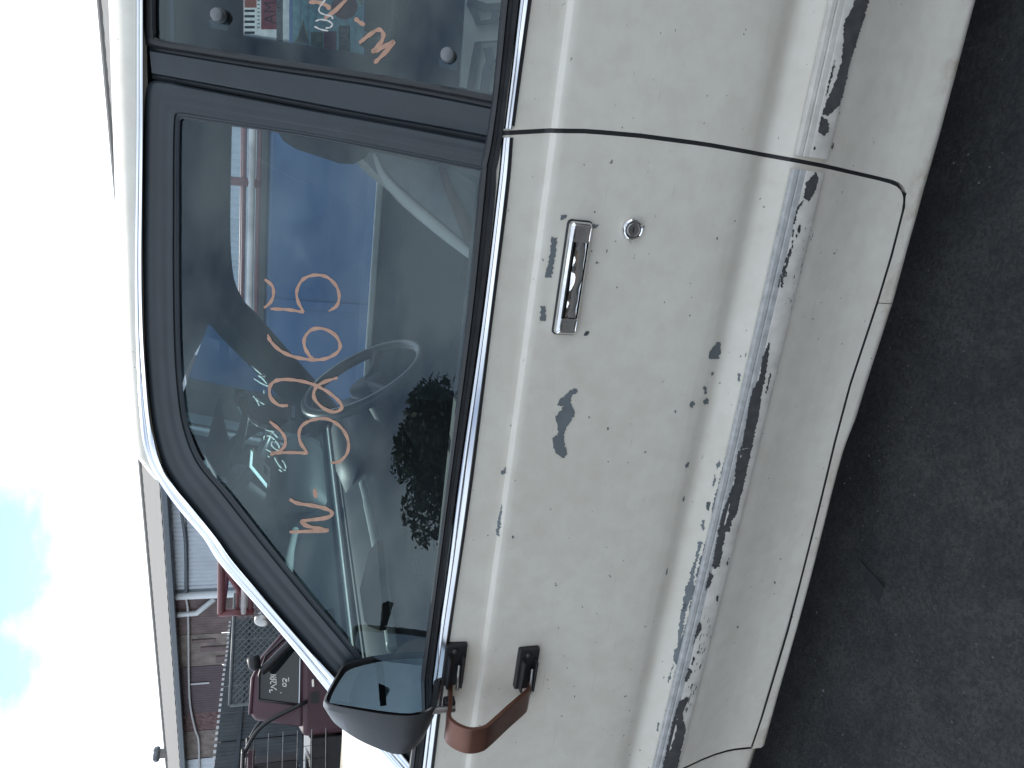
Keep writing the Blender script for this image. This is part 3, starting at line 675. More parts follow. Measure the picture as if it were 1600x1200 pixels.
# hinge studs of the quarter window
for px, py, r in ((342, 24, 12.5), (700, 86, 13)):
    p = G(px, py, .0); e = G(px, py+r, 0); rad = np.linalg.norm(e-p)*.95
    nrm = np.array([0, -1, .33])
    MB().lathe(p-nrm*.004, nrm, [(rad, 0), (rad, .010), (rad*.85, .0145), (rad*.5, .0165), (.001, .017)], 28).build('hinge_stud', pbr('hinge cap', (.16, .17, .18), .45), qpane, smooth=True, auto=40)
    a = [G(px+dx, py+dy, -.010) for dx, dy in ((-15, 6), (14, 10), (14, 24), (-13, 19))]
    finish('hinge_plate', a, [[0, 1, 2, 3]], TRIM, qpane, solid=.002)
# marker writing on the panes
k5 = cropmap(200, 450, 4.0); k3 = cropmap(200, 200, 4.0); k7 = cropmap(200, 700, 4.0); kq = cropmap(360, 0, 5.714)
W_ = [k7([(1010,320),(1060,345),(1180,365),(1260,390),(1272,420),(1220,440),(1120,452),(1085,465),(1130,490),(1250,513)]), k7([(1255,513),(1130,521),(1010,525)]), k7([(1165,255),(1175,312)])]
T5a = [k5([(885,832),(960,900),(985,960),(960,1010),(890,1042)]), k5([(890,1032),(1000,1028),(1125,1032)]), k5([(1125,1032),(1080,970),(1070,900),(1100,850),(1170,820),(1250,820),(1330,870),(1375,950),(1370,1030),(1320,1085),(1265,1092)])]
T2 = [k5([(1000,735),(940,730),(890,680),(890,610),(940,575),(1040,575),(1150,600),(1250,650),(1320,710),(1335,750),(1290,775),(1220,750),(1165,690),(1170,630),(1220,590),(1310,560)])]
T6 = [k5([(875,290),(890,330),(950,390),(1040,430),(1150,448),(1240,440),(1310,400),(1325,350),(1290,290),(1220,255),(1150,260),(1105,310),(1105,370),(1140,430),(1170,450)])]
T5b = [k3([(855,945),(900,985),(910,1040),(890,1090),(850,1125)]), k3([(890,1130),(1000,1135),(1100,1152)]), k3([(1100,1152),(1065,1090),(1055,1020),(1090,950),(1160,920),(1240,930),(1300,985),(1320,1050),(1305,1110),(1255,1145)])]
for s_, w_ in ((W_, 5.8), (T5a, 4.8), (T2, 5.2), (T6, 5.2), (T5b, 4.8)):
    ribbon(s_, G, w_, -.0068).build('marker_writing', MARKO, gpane)
ribbon([kq([(1150,385),(1230,320),(1320,265),(1365,300),(1350,370),(1300,430),(1275,460),(1320,445),(1400,400),(1460,378),(1390,460),(1320,530),(1285,565)]), kq([(1110,160),(1150,195),(1200,225)]), kq([(700,20),(780,20),(860,50),(890,85)]), kq([(1050,-20),(940,90),(840,165)])], G, 6.4, -.0068).build('marker_writing', MARKO, qpane)
ribbon([kq([(860,-20),(800,60),(795,105),(840,130),(900,145),(915,170)]), kq([(760,190),(800,175),(870,185),(910,215),(890,245),(850,250)]), kq([(750,235),(800,260),(875,277)])], G, 2.4, -.0066).build('marker_writing', MARKW, qpane)

# --- windscreen
def WSP(px, py, off=0.0):
    N = np.array([1, 0, -1.222]); P = np.array([-1.17+off, 0, .95]); return at_plane(px, py, P, N)
mb = MB(); mb.grid([[np.array([-1.17+1.222*(z-.95)-.0*y, y, z]) for y in np.linspace(.05+.30*(z-.93), 2*YC-.05-.30*(z-.93), 12)] for z in np.linspace(1.035, 1.415, 8)])
ws = mb.build('windscreen', WSCREEN, car, smooth=True)
k4 = cropmap(340, 560, 6.667)
wt = [[(370,70),(430,125),(505,188)], [(505,190),(470,178),(440,172),(485,205),(520,250),(538,285)], [(535,282),(460,245),(392,200)], [(494,322),(499,357)], [(385,380),(420,425),(452,487)], [(405,405),(450,440),(503,472)],
      [(440,645),(480,700),(540,740),(600,750),(605,712)], [(560,720),(595,765),(642,815)], [(500,840),(505,800),(560,800),(620,850),(660,920),(640,945),(590,910),(578,870),(605,848)], [(520,935),(575,965)], [(535,1005),(560,1015)], [(610,1020),(640,1080),(700,1150),(727,1140),(715,1090),(688,1050)], [(655,1145),(690,1172)]]
ribbon([k4(p) for p in wt], WSP, 1.7, .004).build('marker_writing', MARKW, ws)
a = [WSP(*p, .006) for p in [(396, 700), (422, 732), (421, 760), (394, 727)]]
finish('windscreen_card', a, [[0, 1, 2, 3]], PAPER, ws, solid=.001)
a = [WSP(*p, .0075) for p in [(412, 726), (418, 733), (418, 744), (412, 738)]]; finish('card_print', a, [[0, 1, 2, 3]], DULLMETAL, ws)
# windscreen seal with bright insert
for zz, mt, r, dx in ((1.045, RUBBER, .011, 0), (1.058, pbr('white screen trim', (.78, .78, .75), .4), .0045, .004), (1.035, CHROME, .004, .012)):
    MB().tube([np.array([-1.17+1.222*(zz-.95)+dx, y, zz]) for y in np.linspace(.07, 2*YC-.07, 14)], r, 8).build('windscreen_seal', mt, car, smooth=True)
# cowl and wipers
mb = MB(); mb.grid([[np.array([x, y, z-.03*((y-YC)/.7)**2]) for y in np.linspace(.06, 2*YC-.06, 14)] for x, z in ((-1.33, 1.012), (-1.25, 1.005), (-1.17, 1.015), (-1.06, 1.035))]); mb.build('cowl', WHITE, car, smooth=True)
for y0, y1 in ((.35, .85), (.88, 1.32)):
    MB().tube([(-1.14, y0-.12, 1.035), (-1.09, y0, 1.052), (-1.07, (y0+y1)/2, 1.066), (-1.055, y1, 1.076)], .006, 6).build('wiper', BLACKP, car, smooth=True)
# --- dashboard
mb = MB(); dp = [(-1.055, 1.046), (-1.02, 1.040), (-.985, 1.022), (-.955, 1.000), (-.935, .985), (-.925, .96), (-.93, .93), (-.945, .90), (-.93, .78), (-.94, .60), (-1.0, .45)]
dp = catmull([np.array(p) for p in dp], 4)
mb.grid([[np.array([p[0], y, p[1]]) for p in dp] for y in np.linspace(.10, 2*YC-.10, 10)]); mb.build('dashboard', DASH, car, smooth=True)
# instrument hood and vents
mb = MB(); rows = []
for y, h in ((.86, 0), (.88, .035), (.95, .05), (1.10, .05), (1.25, .05), (1.32, .035), (1.34, 0)):
    rows.append([np.array([-1.03, y, 1.03]), np.array([-.98, y, 1.02+h*.8]), np.array([-.905, y, 1.0+h*.8]), np.array([-.89, y, .97]), np.array([-.90, y, .93])])
mb.grid(rows); mb.build('instrument_hood', DASH, car, smooth=True)
for px, py in ((652, 886),):
    p = at_x(652, 886, -.925); MB().box(p, (.012, .10, .032)).build('air_vent', TRIMD, car, bevel=.003)
    for k in range(3): MB().box(p+np.array([.006, 0, (k-1)*.009]), (.006, .09, .003)).build('vent_slat', TRIM, car)
MB().tube(catmull([at_z(*p, 1.003) for p in [(566, 755), (575, 790), (590, 860), (600, 920), (607, 970), (613, 1015)]], 4), [.009]*4+[.011]*17, 10).build('dash_roll_highlight', pbr('pale dash highlight', (.30, .33, .31), .35), car, smooth=True)  # pale tube paints the sunlit highlight along the dash roll
finish('dash_pad', [at_z(*p, 1.03) for p in [(594, 845), (581, 862), (570, 905), (563, 935), (566, 960), (580, 978), (598, 985), (604, 960), (598, 900)]], [list(range(9))], pbr('matt black pad', (.006, .007, .007), .95, spec=.1), car, solid=.012)
# --- steering wheel
sc_ = np.array([-.735, 1.06, .985]); ax = np.array([.86, -.02, .50]); ax /= np.linalg.norm(ax)
a_ = np.cross(ax, (0, 1, 0)); a_ /= np.linalg.norm(a_); b_ = np.cross(ax, a_)
ring = [sc_+.185*(math.cos(t)*a_+math.sin(t)*b_) for t in np.linspace(0, 2*math.pi, 49)]
rows = []
for i, t in enumerate(np.linspace(0, 2*math.pi, 49)[:-1]):
    d = math.cos(t)*a_+math.sin(t)*b_
    rows.append([sc_+d*(.185+.017*math.cos(q))+ax*.017*math.sin(q) for q in np.linspace(0, 2*math.pi, 11)[:-1]])
rows.append(rows[0]); sw = MB().grid(rows, True).build('steering_wheel', pbr('wheel rim plastic', (.05, .052, .055), .32), car, smooth=True)
mb = MB()
for ang in (20, 160): 
    d = math.cos(math.radians(ang+90))*a_+math.sin(math.radians(ang+90))*b_; mb.tube([sc_-ax*.03, sc_-ax*.02+d*.1, sc_+d*.183], [.022, .014, .011], 8)
mb.build('wheel_spoke', TRIMD, sw, smooth=True)
MB().lathe(sc_-ax*.045, ax, [(.05, 0), (.06, .012), (.055, .03), (.02, .036)], 20).build('wheel_hub', TRIMD, sw, smooth=True)
MB().tube([sc_-ax*.02, sc_-ax*.32], .032, 12).build('steering_column', TRIMD, car, smooth=True)
# --- seats
def seat(y0, yw):
    # backrest: a padded panel leaning back
    rows = []
    line = [(-.40, .48), (-.33, .60), (-.262, .78), (-.205, .90), (-.135, 1.01), (-.09, 1.065), (-.052, 1.085)]
    for i, (x, z) in enumerate(line):
        t = i/(len(line)-1); hw = yw/2*(1-.22*max(0, t-.6)/.4)
        th = .15-.06*t
        rows.append([np.array([x+.030*(1-abs(s)**3)*0-.012*abs(s)**2, y0+hw*s, z]) for s in (-1, -.9, -.7, -.35, 0, .35, .7, .9, 1)]+[np.array([x+th, y0+hw*s, z+.03]) for s in (1, .6, 0, -.6, -1)])
    mb = MB().grid(rows, True); n = len(rows[0]); mb.f.append(list(range(n))); mb.f.append(list(range((len(rows)-1)*n, len(rows)*n)))
    b = mb.build('seat_backrest', SEAT, car, smooth=True, sub=2)
    MB().tube(catmull([np.array([x-.010, y0-yw/2*(1-.22*max(0, i/6-.6)/.4)+.004, z]) for i, (x, z) in enumerate(line)], 4), [.004+.0065*math.sin(math.pi*min(1, max(0, (q-8)/16)))**1.5 for q in range(25)], 8).build('seat_sunlit_edge', pbr('painted seat sunlight', (.62, .62, .58), .8), b, smooth=True)  # pale tube stands in for sunlight along the backrest rim
    mb = MB().box((-.60+.05, y0, .44), (.50, yw, .14)); mb.build('seat_cushion', SEAT, car, bevel=.04)
    mb = MB().box((-.03, y0, 1.16), (.105, .27, .165), np.array(Matrix.Rotation(math.radians(12), 3, 'Y'))); mb.build('headrest', SEATD, car, bevel=.045, smooth=True)
    for s in (-.06, .06): MB().tube([(-.02, y0+s, 1.05), (-.03, y0+s, 1.11)], .006, 6).build('headrest_post', CHROME, car)
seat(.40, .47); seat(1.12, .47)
MB().tube([at_y(735, 372, .16), at_y(718, 330, .15), at_y(700, 292, .14), at_y(690, 260, .14)], [.012, .010, .008, .006], 6).build('arm_reflection', STRAP, car, smooth=True)  # brown strap stands in for an arm mirrored in the door glass
loft_px([((250, 30), (250, 165)), ((330, 47), (330, 172)), ((381, 55), (381, 178)), ((470, 69), (470, 190)), ((568, 85), (568, 205)), ((660, 100), (660, 220))], [(0, .0), (.03, -.05), (.5, -.06), (1, -.05)], GF, 3).build('pillar_trim', TRIMD, car, smooth=True)
loft_px([((300, -260), (379, -260)), ((300, -100), (379, -100)), ((300, 60), (380, 58))], [(0, -.05), (1, -.05)], GF, 3).build('roof_rail_trim', TRIMD, car, smooth=True)
loft_px([((569, -260), (720, -260)), ((569, -100), (720, -100)), ((569, 90), (720, 110))], [(0, -.05), (1, -.07)], GF, 3).build('rear_side_trim', TRIMD, car, smooth=True)
MB().tube(catmull([at_y(*p, 1.25) for p in [(566, 60), (590, 70), (607, 58), (614, 25), (612, -20), (600, -70)]], 4), .020, 10).build('grab_handle', PLASTIC, car, smooth=True)
finish('reflection_board', [at_y(*p, .62) for p in [(717, 150), (734, -90), (830, -90), (800, 165)]], [[0, 1, 2, 3]], TRIML, car, solid=.01)  # board and bars below stand in for a truck mirrored in the quarter glass
def strip_at(pts, w, y, mat, nm): 
    mb = MB(); L_ = []; R_ = []
    for i, p in enumerate(pts):
        a = np.array(pts[max(0, i-1)], float); b = np.array(pts[min(len(pts)-1, i+1)], float); t = (b-a)/np.linalg.norm(b-a); q = np.array([-t[1], t[0]])
        L_.append(at_y(*(np.array(p)+q*w/2), y)); R_.append(at_y(*(np.array(p)-q*w/2), y))
    mb.grid([L_, R_]); return mb.build(nm, mat, car, solid=.012)
strip_at([(733, 150), (742, 90), (747, 66)], 9, .60, TRIMD, 'reflection_bar')
strip_at([(744, 67), (762, 66), (785, 64)], 3.5, .60, TRIMD, 'reflection_bar')
strip_at([(755, 150), (760, 112), (766, 95), (762, 74)], 11, .60, TRIM, 'reflection_bar')
strip_at([(764, 108), (775, 98), (790, 92)], 8, .60, TRIM, 'reflection_bar')
strip_at([(734, 5), (748, 36), (770, 33), (800, 29)], 8, .60, TRIMD, 'reflection_bar')
strip_at([(730, 2), (760, 12), (800, 9)], 12, .60, TRIMD, 'reflection_bar')
strip_at([(773, 10), (771, 32)], 6, .595, TRIM, 'reflection_bar')
# rear bench and side trim seen through the quarter window
MB().box((.72, YC, .62), (.14, 1.25, .50), np.array(Matrix.Rotation(math.radians(12), 3, 'Y'))).build('rear_backrest', SEAT, car, bevel=.04)
MB().box((.45, YC, .40), (.50, 1.25, .16)).build('rear_cushion', SEAT, car, bevel=.04)
for m_ in (False, True):
    for n_, xa, xb, za, zb_, mt, yo in (('door_trim', -1.20, .0, .25, .93, TRIM, .085), ('rear_side_trim', .02, 1.3, .25, .935, TRIMD, .075)):
        rows = [[np.array([x, yo+(.012 if z < .9 else -.02)+bow(x), z]) for x in np.linspace(xa, xb, 8)] for z in (za, .5, .7, .85, .90, zb_)]
        if m_: rows = [[mir(p) for p in r] for r in rows]
        MB().grid(rows).build(n_, mt, car, smooth=False)
    yy = .11 if not m_ else 2*YC-.11
    MB().box((-.55, yy, .62), (.42, .05, .06)).build('armrest', TRIMD, car, bevel=.015)
    yy = .062 if not m_ else 2*YC-.062
    MB().box((-.59, yy, .935), (1.18, .03, .02)).build('door_sill_cap', pbr('white sill cap', (.72, .72, .68), .5) if m_ else TRIMD, car, bevel=.006)
# inside door handle on the near door top
# --- rear view mirror, visor
p = at_y(364, 645, YC); e1 = at_y(346, 645, YC); e2 = at_y(384, 645, YC)
MB().box((-.745, YC, 1.325), (.03, .20, .052), np.array(Matrix.Rotation(math.radians(-16), 3, 'Z'))).build('rear_view_mirror', PLASTIC, car, bevel=.018, smooth=True)
finish('mirror_pane', [np.array([-.7285, YC, 1.325])+np.array(Matrix.Rotation(math.radians(-16), 3, 'Z')) @ np.array([0, s*.09, q*.019]) for s, q in ((-1, -1), (1, -1), (1, 1), (-1, 1))], [[0, 1, 2, 3]], MIRRORM, car)
MB().tube([(-.745, YC, 1.345), (-.72, YC, 1.375), (-.68, YC, 1.41)], .008, 8).build('mirror_stem', PLASTIC, car, smooth=True)
vp = [(284, 545), (322, 560), (338, 600), (347, 640), (362, 700), (357, 745), (338, 742), (300, 680)]
finish('sun_visor', [at_x(*p, -.67) for p in vp]+[at_x(*p, -.67)+np.array([-.014, 0, 0]) for p in vp], [list(range(8)), list(range(15, 7, -1))]+[[k, (k+1) % 8, 8+(k+1) % 8, 8+k] for k in range(8)], VISOR, car, bevel=.004)
MB().box((-.70, 1.08, 1.372), (.155, .46, .014), np.array(Matrix.Rotation(math.radians(-24), 3, 'Y'))).build('sun_visor', VISOR, car, bevel=.006)

# black charm bundle hanging from the mirror: lifts off, so a thing of its own
hg = thing('hanging_charm', 'black tassel bundle with a small printed tag hanging from the rear-view mirror', 'charm', (-.75, YC, 1.20))
hb_ = lambda px, py: at_x(px, py, -.735)
kc = cropmap(340, 560, 6.667)
body = [hb_(*p) for p in kc([(320,560),(400,500),(520,470),(660,460),(690,520),(740,560),(730,600),(660,640),(600,690),(520,680),(420,650),(350,600)])]
finish('tassel', body+[p+np.array([-.018, 0, 0]) for p in body], [list(range(12)), list(range(23, 11, -1))]+[[i, (i+1) % 12, 12+(i+1) % 12, 12+i] for i in range(12)], BLACKP, hg, bevel=.003)
tg = [hb_(*p) for p in kc([(755,480),(825,485),(822,650),(750,645)])]
tq = finish('tag', tg, [[0, 1, 2, 3]], BLACKP, hg, solid=.003)
tg = [hb_(*p)+np.array([.003, 0, 0]) for p in kc([(772,500),(808,502),(805,630),(768,628)])]
finish('tag_print', tg, [[0, 1, 2, 3]], DULLMETAL, hg)
MB().tube([hb_(*kc([(300, 560)])[0]), hb_(*kc([(360, 560)])[0])], .002, 6).build('cord', BLACKP, hg)

# --- stickers on the far quarter window (print faces outwards, so it reads mirrored from here)
def colmat(n, c, r=.55, var=.15):
    m = pbr(n, c, r, var=var, scale=60); nn = m.node_tree.nodes; ll = m.node_tree.links; b = nn['Principled BSDF']
    tl = nn.new('ShaderNodeBsdfTranslucent'); ms = nn.new('ShaderNodeMixShader'); ms.inputs['Fac'].default_value = .55
    ll.new(b.inputs['Base Color'].links[0].from_socket, tl.inputs['Color']); ll.new(b.outputs['BSDF'], ms.inputs[1]); ll.new(tl.outputs['BSDF'], ms.inputs[2]); ll.new(ms.outputs['Shader'], nn['Material Output'].inputs['Surface'])
    return m
SW, SR, SBK, STL, SGY, SY, SO, SGR = colmat('sticker white', (.62, .66, .66)), colmat('sticker red', (.40, .075, .085)), colmat('sticker black', (.03, .035, .04)), colmat('sticker teal', (.16, .32, .34), var=.3), colmat('sticker grey', (.20, .20, .21)), colmat('sticker yellow', (.55, .50, .30)), colmat('sticker orange', (.60, .20, .13)), colmat('sticker green', (.20, .27, .10), var=.4)
def FP(off): return lambda px, py, o=0: GF(px, py, -.012+off)
def low(px): return 55+(px-381)*30/187.
def sheet(name, x0, x1, y0, y1, mat, off, bottom=True):
    rows = []
    for t in np.linspace(0, 1, 5):
        x = x0+(x1-x0)*t; yb_ = low(x) if y1 is None else y1; rows.append([FP(off)(x, y0+(yb_-y0)*s) for s in np.linspace(0, 1, 6)])
    return MB().grid(rows).build(name, mat, qfar)
sheet('sticker', 381, 452, -60, None, SW, 0)
sheet('sticker', 457, 568, -60, None, STL, 0)
sheet('sticker_panel', 382, 401, -60, 12, SO, -.002); sheet('sticker_panel', 408, 432, -60, 46, SR, -.002); sheet('sticker_panel', 432, 442, -60, None, SGY, -.002)
for k in range(9): sheet('sticker_line', 457+k*12.2, 457.8+k*12.2, -60, None, SGY, -.002)
for k in range(5): sheet('sticker_bar', 382, 398, 15+k*8.5, 19+k*8.5, SBK, -.004)
for k in range(8): sheet('sticker_tick', 402, 406, k*6.0, k*6.0+2, SGY, -.004)
sheet('sticker_panel', 529, 547, 40, None, SBK, -.002); sheet('sticker_panel', 506, 526, 49, None, SR, -.0025); sheet('sticker_panel', 560, 568, -60, 6, SY, -.002); sheet('sticker_panel', 486, 505, 50, None, SGR, -.002)
tri = [FP(-.003)(*p) for p in kq([(650, 175), (580, 375), (712, 392)])]; finish('sticker_triangle', tri, [[0, 1, 2]], SY, qfar)
tri = [FP(-.0045)(*p) for p in kq([(648, 215), (600, 362), (690, 375)])]; finish('sticker_triangle', tri, [[0, 1, 2]], SGY, qfar)
cc = kq([(1020+115*math.cos(t), 55+118*math.sin(t)) for t in np.linspace(0, 6.283, 29)[:-1]]); finish('sticker_disc', [FP(-.003)(*p) for p in cc], [list(range(28))], SR, qfar)
cc = kq([(600, 600)]);
def lettering(text, x0, y0, h, mat, off, parent, stretch=1.0):
    cu = bpy.data.curves.new('t', 'FONT'); cu.body = text; cu.size = 1.0; cu.resolution_u = 3
    to = bpy.data.objects.new('t', cu); COL.objects.link(to); dg = bpy.context.evaluated_depsgraph_get(); dg.update()
    me = bpy.data.meshes.new_from_object(to.evaluated_get(dg)); vs_ = [v.co.copy() for v in me.vertices]; fs = [list(p.vertices) for p in me.polygons]
    bpy.data.objects.remove(to); bpy.data.curves.remove(cu); bpy.data.meshes.remove(me)
    v = [FP(off)(x0-c.y*h*1.4, y0+c.x*h*1.4*stretch) for c in vs_]
    return finish('sticker_lettering', v, fs, mat, parent)
lettering('WAREHOUSE', 440.5, -28, 7.0, SW, -.0055, qfar, .86)
lettering('GAMA', 431, -34, 20, colmat('sticker dark red', (.20, .03, .04)), -.0055, qfar, .9)
lettering('BALL', 545, 44, 12, SW, -.0055, qfar, .8)
lettering('NO', 477, 57, 5.5, SBK, -.006, qfar, .8)

# --- door mirror on its bracket (bolted to the door: a part of the car)
XB = float(S(707, 1060)[0]) - .004
for (pa, pb) in (((690, 997), (726, 1064)), ((806, 1008), (837, 1068))):
    q = S((pa[0]+pb[0])/2, (pa[1]+pb[1])/2); xx0 = S(pa[0], pa[1]+3)[0]; xx1 = S(pb[0], pb[1])[0]; zz1 = S(pa[0], (pa[1]+pb[1])/2)[2]; zz0 = S(pb[0], (pa[1]+pb[1])/2)[2]
    w = abs(xx1-xx0); h = abs(zz1-zz0); c = np.array([(xx0+xx1)/2, q[1]-.004, (zz0+zz1)/2])
    rk = MB().box(c, (w, .014, h)).build('mirror_bracket', BLACKP, car, bevel=.003)
    for sgn in (-1, 1):
        MB().box(c+np.array([-.006, -.014, sgn*h*.30]), (w*.72, .018, .004)).build('bracket_flange', BLACKP, rk, bevel=.001)
    MB().lathe((xx0-.012, q[1]-.011, (zz0+zz1)/2+.002), (0, -1, 0), [(.005, 0), (.005, .002), (.003, .0035), (.001, .0036)], 14).build('bracket_screw', PLASTIC, rk, smooth=True)
    MB().tube([c+np.array([w*.1, -.016, -h*.15]), c+np.array([-w*.45, -.022, -h*.15])], .0035, 8).build('bracket_bolt', DULLMETAL, rk, smooth=True)
km = cropmap(680, 980, 5.714)
path = [at_x(*p, XB) for p in km([(150, 420), (140, 490), (135, 690), (125, 790), (180, 850), (260, 890), (340, 905), (430, 890), (490, 855), (650, 710), (800, 580), (838, 535), (850, 440)])]
path = catmull(path, 4)
BW = .050
def flatbar(path, w, th):
    rows = []
    for i, p in enumerate(path):
        t = path[min(i+1, len(path)-1)]-path[max(i-1, 0)]; t[0] = 0; t /= np.linalg.norm(t); nn = np.array([0, -t[2], t[1]])
        rows.append([p+nn*th/2, p+nn*th/2+np.array([-w, 0, 0]), p-nn*th/2+np.array([-w, 0, 0]), p-nn*th/2])
    mb = MB().grid(rows, True); n = 4; mb.f.append([0, 1, 2, 3]); k = (len(rows)-1)*4; mb.f.append([k, k+1, k+2, k+3]); return mb
arm = flatbar(path, BW, .0075).build('mirror_arm', COPPER, car, smooth=True, auto=40, bevel=.001)
# pin and clamp
P0 = at_x(700, 1108, XB-.014)
MB().tube([P0+np.array([0, 0, -.012]), P0+np.array([0, 0, .050])], .0062, 12).build('mirror_pin', DULLMETAL, car, smooth=True, auto=40)
MB().box(P0+np.array([.0, .012, -.004]), (.022, .018, .020)).build('mirror_clamp', BLACKP, car, bevel=.003)
GN = np.array([.93, -.14, .06]); GN /= np.linalg.norm(GN); GP = P0+np.array([.012, 0, .03])
kh = cropmap(500, 1000, 6.0)
rim = kh([(250,215),(420,165),(640,130),(900,112),(1010,115),(1100,148),(1132,205),(1130,300),(1112,480),(1088,610),(1040,665),(960,705),(830,722),(600,706),(300,655),(110,615),(50,585),(42,545),(70,480),(150,335),(205,245)])
gla = kh([(285,275),(460,225),(700,180),(900,165),(1030,180),(1072,220),(1068,400),(1035,590),(985,655),(830,688),(600,668),(300,622),(110,592),(92,575),(130,480),(215,340)])
hs = kh([(215,255),(420,200),(640,170),(900,150),(1010,150),(1090,180),(1125,240),(1128,340),(1112,520),(1080,680),(1040,770),(960,880),(830,950),(600,900),(300,790),(110,690),(45,640),(30,600),(60,500),(140,370),(190,280)])
hs2 = kh([(300,400),(420,330),(640,300),(860,300),(950,310),(1020,350),(1050,430),(1055,560),(1040,700),(1000,860),(940,960),(860,1030),(740,1074),(560,1025),(350,930),(160,800),(90,715),(70,660),(110,580),(190,500),(250,440)])
def ring_on(pts, d): return [at_plane(*p, GP-GN*d, GN) for p in pts]
def cl(pts): return catmull([np.array(p) for p in pts], 3, closed=True)
r0 = ring_on(cl(rim), -.002); rin = ring_on(cl([(np.array(p)*.93+np.array(q)*.07) for p, q in zip(rim, [np.mean(rim, axis=0)]*len(rim))]), -.001)
h1 = ring_on(cl(hs), .035); h2 = ring_on(cl(hs2), .068)
c2_ = np.mean(h2, axis=0); h3 = [c2_+(p-c2_)*.6-GN*.016 for p in h2]; h4 = [c2_+(p-c2_)*.2-GN*.022 for p in h2]
rimin = ring_on(cl([np.array(p)*.965+np.mean(rim, axis=0)*.035 for p in rim]), -.004); deep = [p-GN*.016 for p in rimin]
mb = MB().grid([deep, rimin, r0, h1, h2, h3, h4], True); n = len(h4); mb.f.append(list(range(6*n, 7*n)))
mh = mb.build('mirror_housing', PLASTIC, car, smooth=True, auto=55)
gl_ = ring_on(cl(gla), .003); gl_mb = MB(); cgl = np.mean(gl_, axis=0); gl_mb.add(gl_+[cgl-GN*-.0], [[i, (i+1) % len(gl_), len(gl_)] for i in range(len(gl_))]); gl_mb.build('mirror_glass', MIRRORM, mh)
bk = ring_on(cl([np.array(p)*.99+np.mean(rim, axis=0)*.01 for p in rim]), .008); finish('mirror_backing', bk, [list(range(len(bk)))], BLACKP, mh)

# ================================================================== BLUE TRAILER WITH RED RACK (beyond the car)
YT = 3.0
tr = thing('blue_trailer', 'blue panelled trailer with a red steel rack, seen through the white car', 'trailer', (-.6, YT+.9, 0))
MB().box((-.3, YT+.9, .92), (5.0, 1.8, .80)).build('side_body', BLUE, tr, bevel=.03)
for k in range(4): MB().box((-2.4+1.4*k, YT-.004, .92), (.05, .014, .74)).build('body_rib', BLUE, tr, bevel=.004)
MB().box((-.3, YT-.005, 1.327), (5.02, .03, .03)).build('top_rail', BLK, tr, bevel=.005)
MB().box((-.3, YT-.012, .53), (5.02, .04, .05)).build('lower_rail', BLK, tr, bevel=.005)
for z, r, mt in ((1.352, .016, REDP), (1.388, .018, pbr('pale rail highlight', (.48, .45, .45), .5, var=.25, scale=9)), (1.424, .010, REDP), (1.515, .022, REDP)):  # the pale rail stands in for a white highlight on the red one
    MB().tube([(-2.90, YT+.02-(.01 if mt is not REDP else 0), z), (2.1, YT+.02-(.01 if mt is not REDP else 0), z)], r, 12).build('rack_rail', mt, tr, smooth=True)
for x in (-2.90, -1.65, -.40, .85, 2.1):
    MB().tube([(x, YT+.02, 1.33), (x, YT+.02, 1.525)], .022, 10).build('rack_post', REDP, tr, smooth=True)
MB().tube([(-2.55, YT+.02, 1.515), (-2.80, YT+.02, 1.39)], .018, 8).build('rack_brace', REDP, tr, smooth=True)
for x in (-2.90, 2.1): MB().tube([(x, YT+.02, 1.515), (x, YT+1.75, 1.515)], .022, 10).build('rack_rail', REDP, tr, smooth=True)
MB().tube([(-2.90, YT+1.75, 1.515), (2.1, YT+1.75, 1.515)], .022, 10).build('rack_rail', REDP, tr, smooth=True)
for x in (-.8, .4):
    for y in (YT+.15, YT+1.65):
        w = MB().lathe((x, y, .32), (0, -1 if y < YT+1 else 1, 0), [(.18, -.1), (.29, -.09), (.32, -.04), (.32, .04), (.29, .09), (.18, .1)], 28).build('wheel', TYRE, tr, smooth=True, auto=40)
        MB().lathe((x, y, .32), (0, -1 if y < YT+1 else 1, 0), [(.18, .03), (.15, .06), (.05, .09), (.01, .09)], 20).build('rim', RIM, w, smooth=True)
pw = at_y(411, 967, YT-.02)
MB().lathe(pw, (-.3, -1, .2), [(.035, -.03), (.050, 0), (.048, .02), (.03, .028), (.01, .03)], 20).build('work_lamp', DULLMETAL, tr, smooth=True)

# ================================================================== RED PICKUP (left in the upright view)
D8 = 8.0
_h = ray(440, 1060); _h = np.array([_h[0], _h[1], 0]); _h /= np.linalg.norm(_h)
n2 = -_h; e2 = np.array([_h[1], -_h[0], 0])      # n2 faces the camera, e2 is the way the pickup points
PP = CAM + _h*8.6

def K(px, py): return at_plane(px, py, PP, n2)
kp = cropmap(300, 1000, 6.0)
pr0 = K(470, 1080); base = (float(pr0[0]-n2[0]*.8), float(pr0[1]-n2[1]*.8), 0.)
pk = thing('red_pickup', 'dark red pickup with black snorkel and black wire cage over its bed', 'pickup', base)
def Kl(px, py, d=0): return K(px, py)-n2*d          # d metres in from its near side
def slab(pts, d0, d1, name, mat, parent, taper=0, **kw):
    a = [Kl(*p, d0) for p in pts]; b = [Kl(*p, d1) for p in pts]; n = len(pts)
    return finish(name, a+b, [list(range(n)), list(range(2*n-1, n-1, -1))]+[[i, (i+1) % n, n+(i+1) % n, n+i] for i in range(n)], mat, parent, **kw)
def loft_slab(secs, name, mat, parent, **kw):        # secs: [(pts, d)]
    rows = [[Kl(*p, d) for p in pts] for pts, d in secs]; mb = MB().grid(rows, True); n = len(rows[0])
    mb.f.append(list(range(n))); mb.f.append(list(range((len(rows)-1)*n, len(rows)*n))); return mb.build(name, mat, parent, **kw)
g0 = K(470, 1090); zb0 = g0[2]
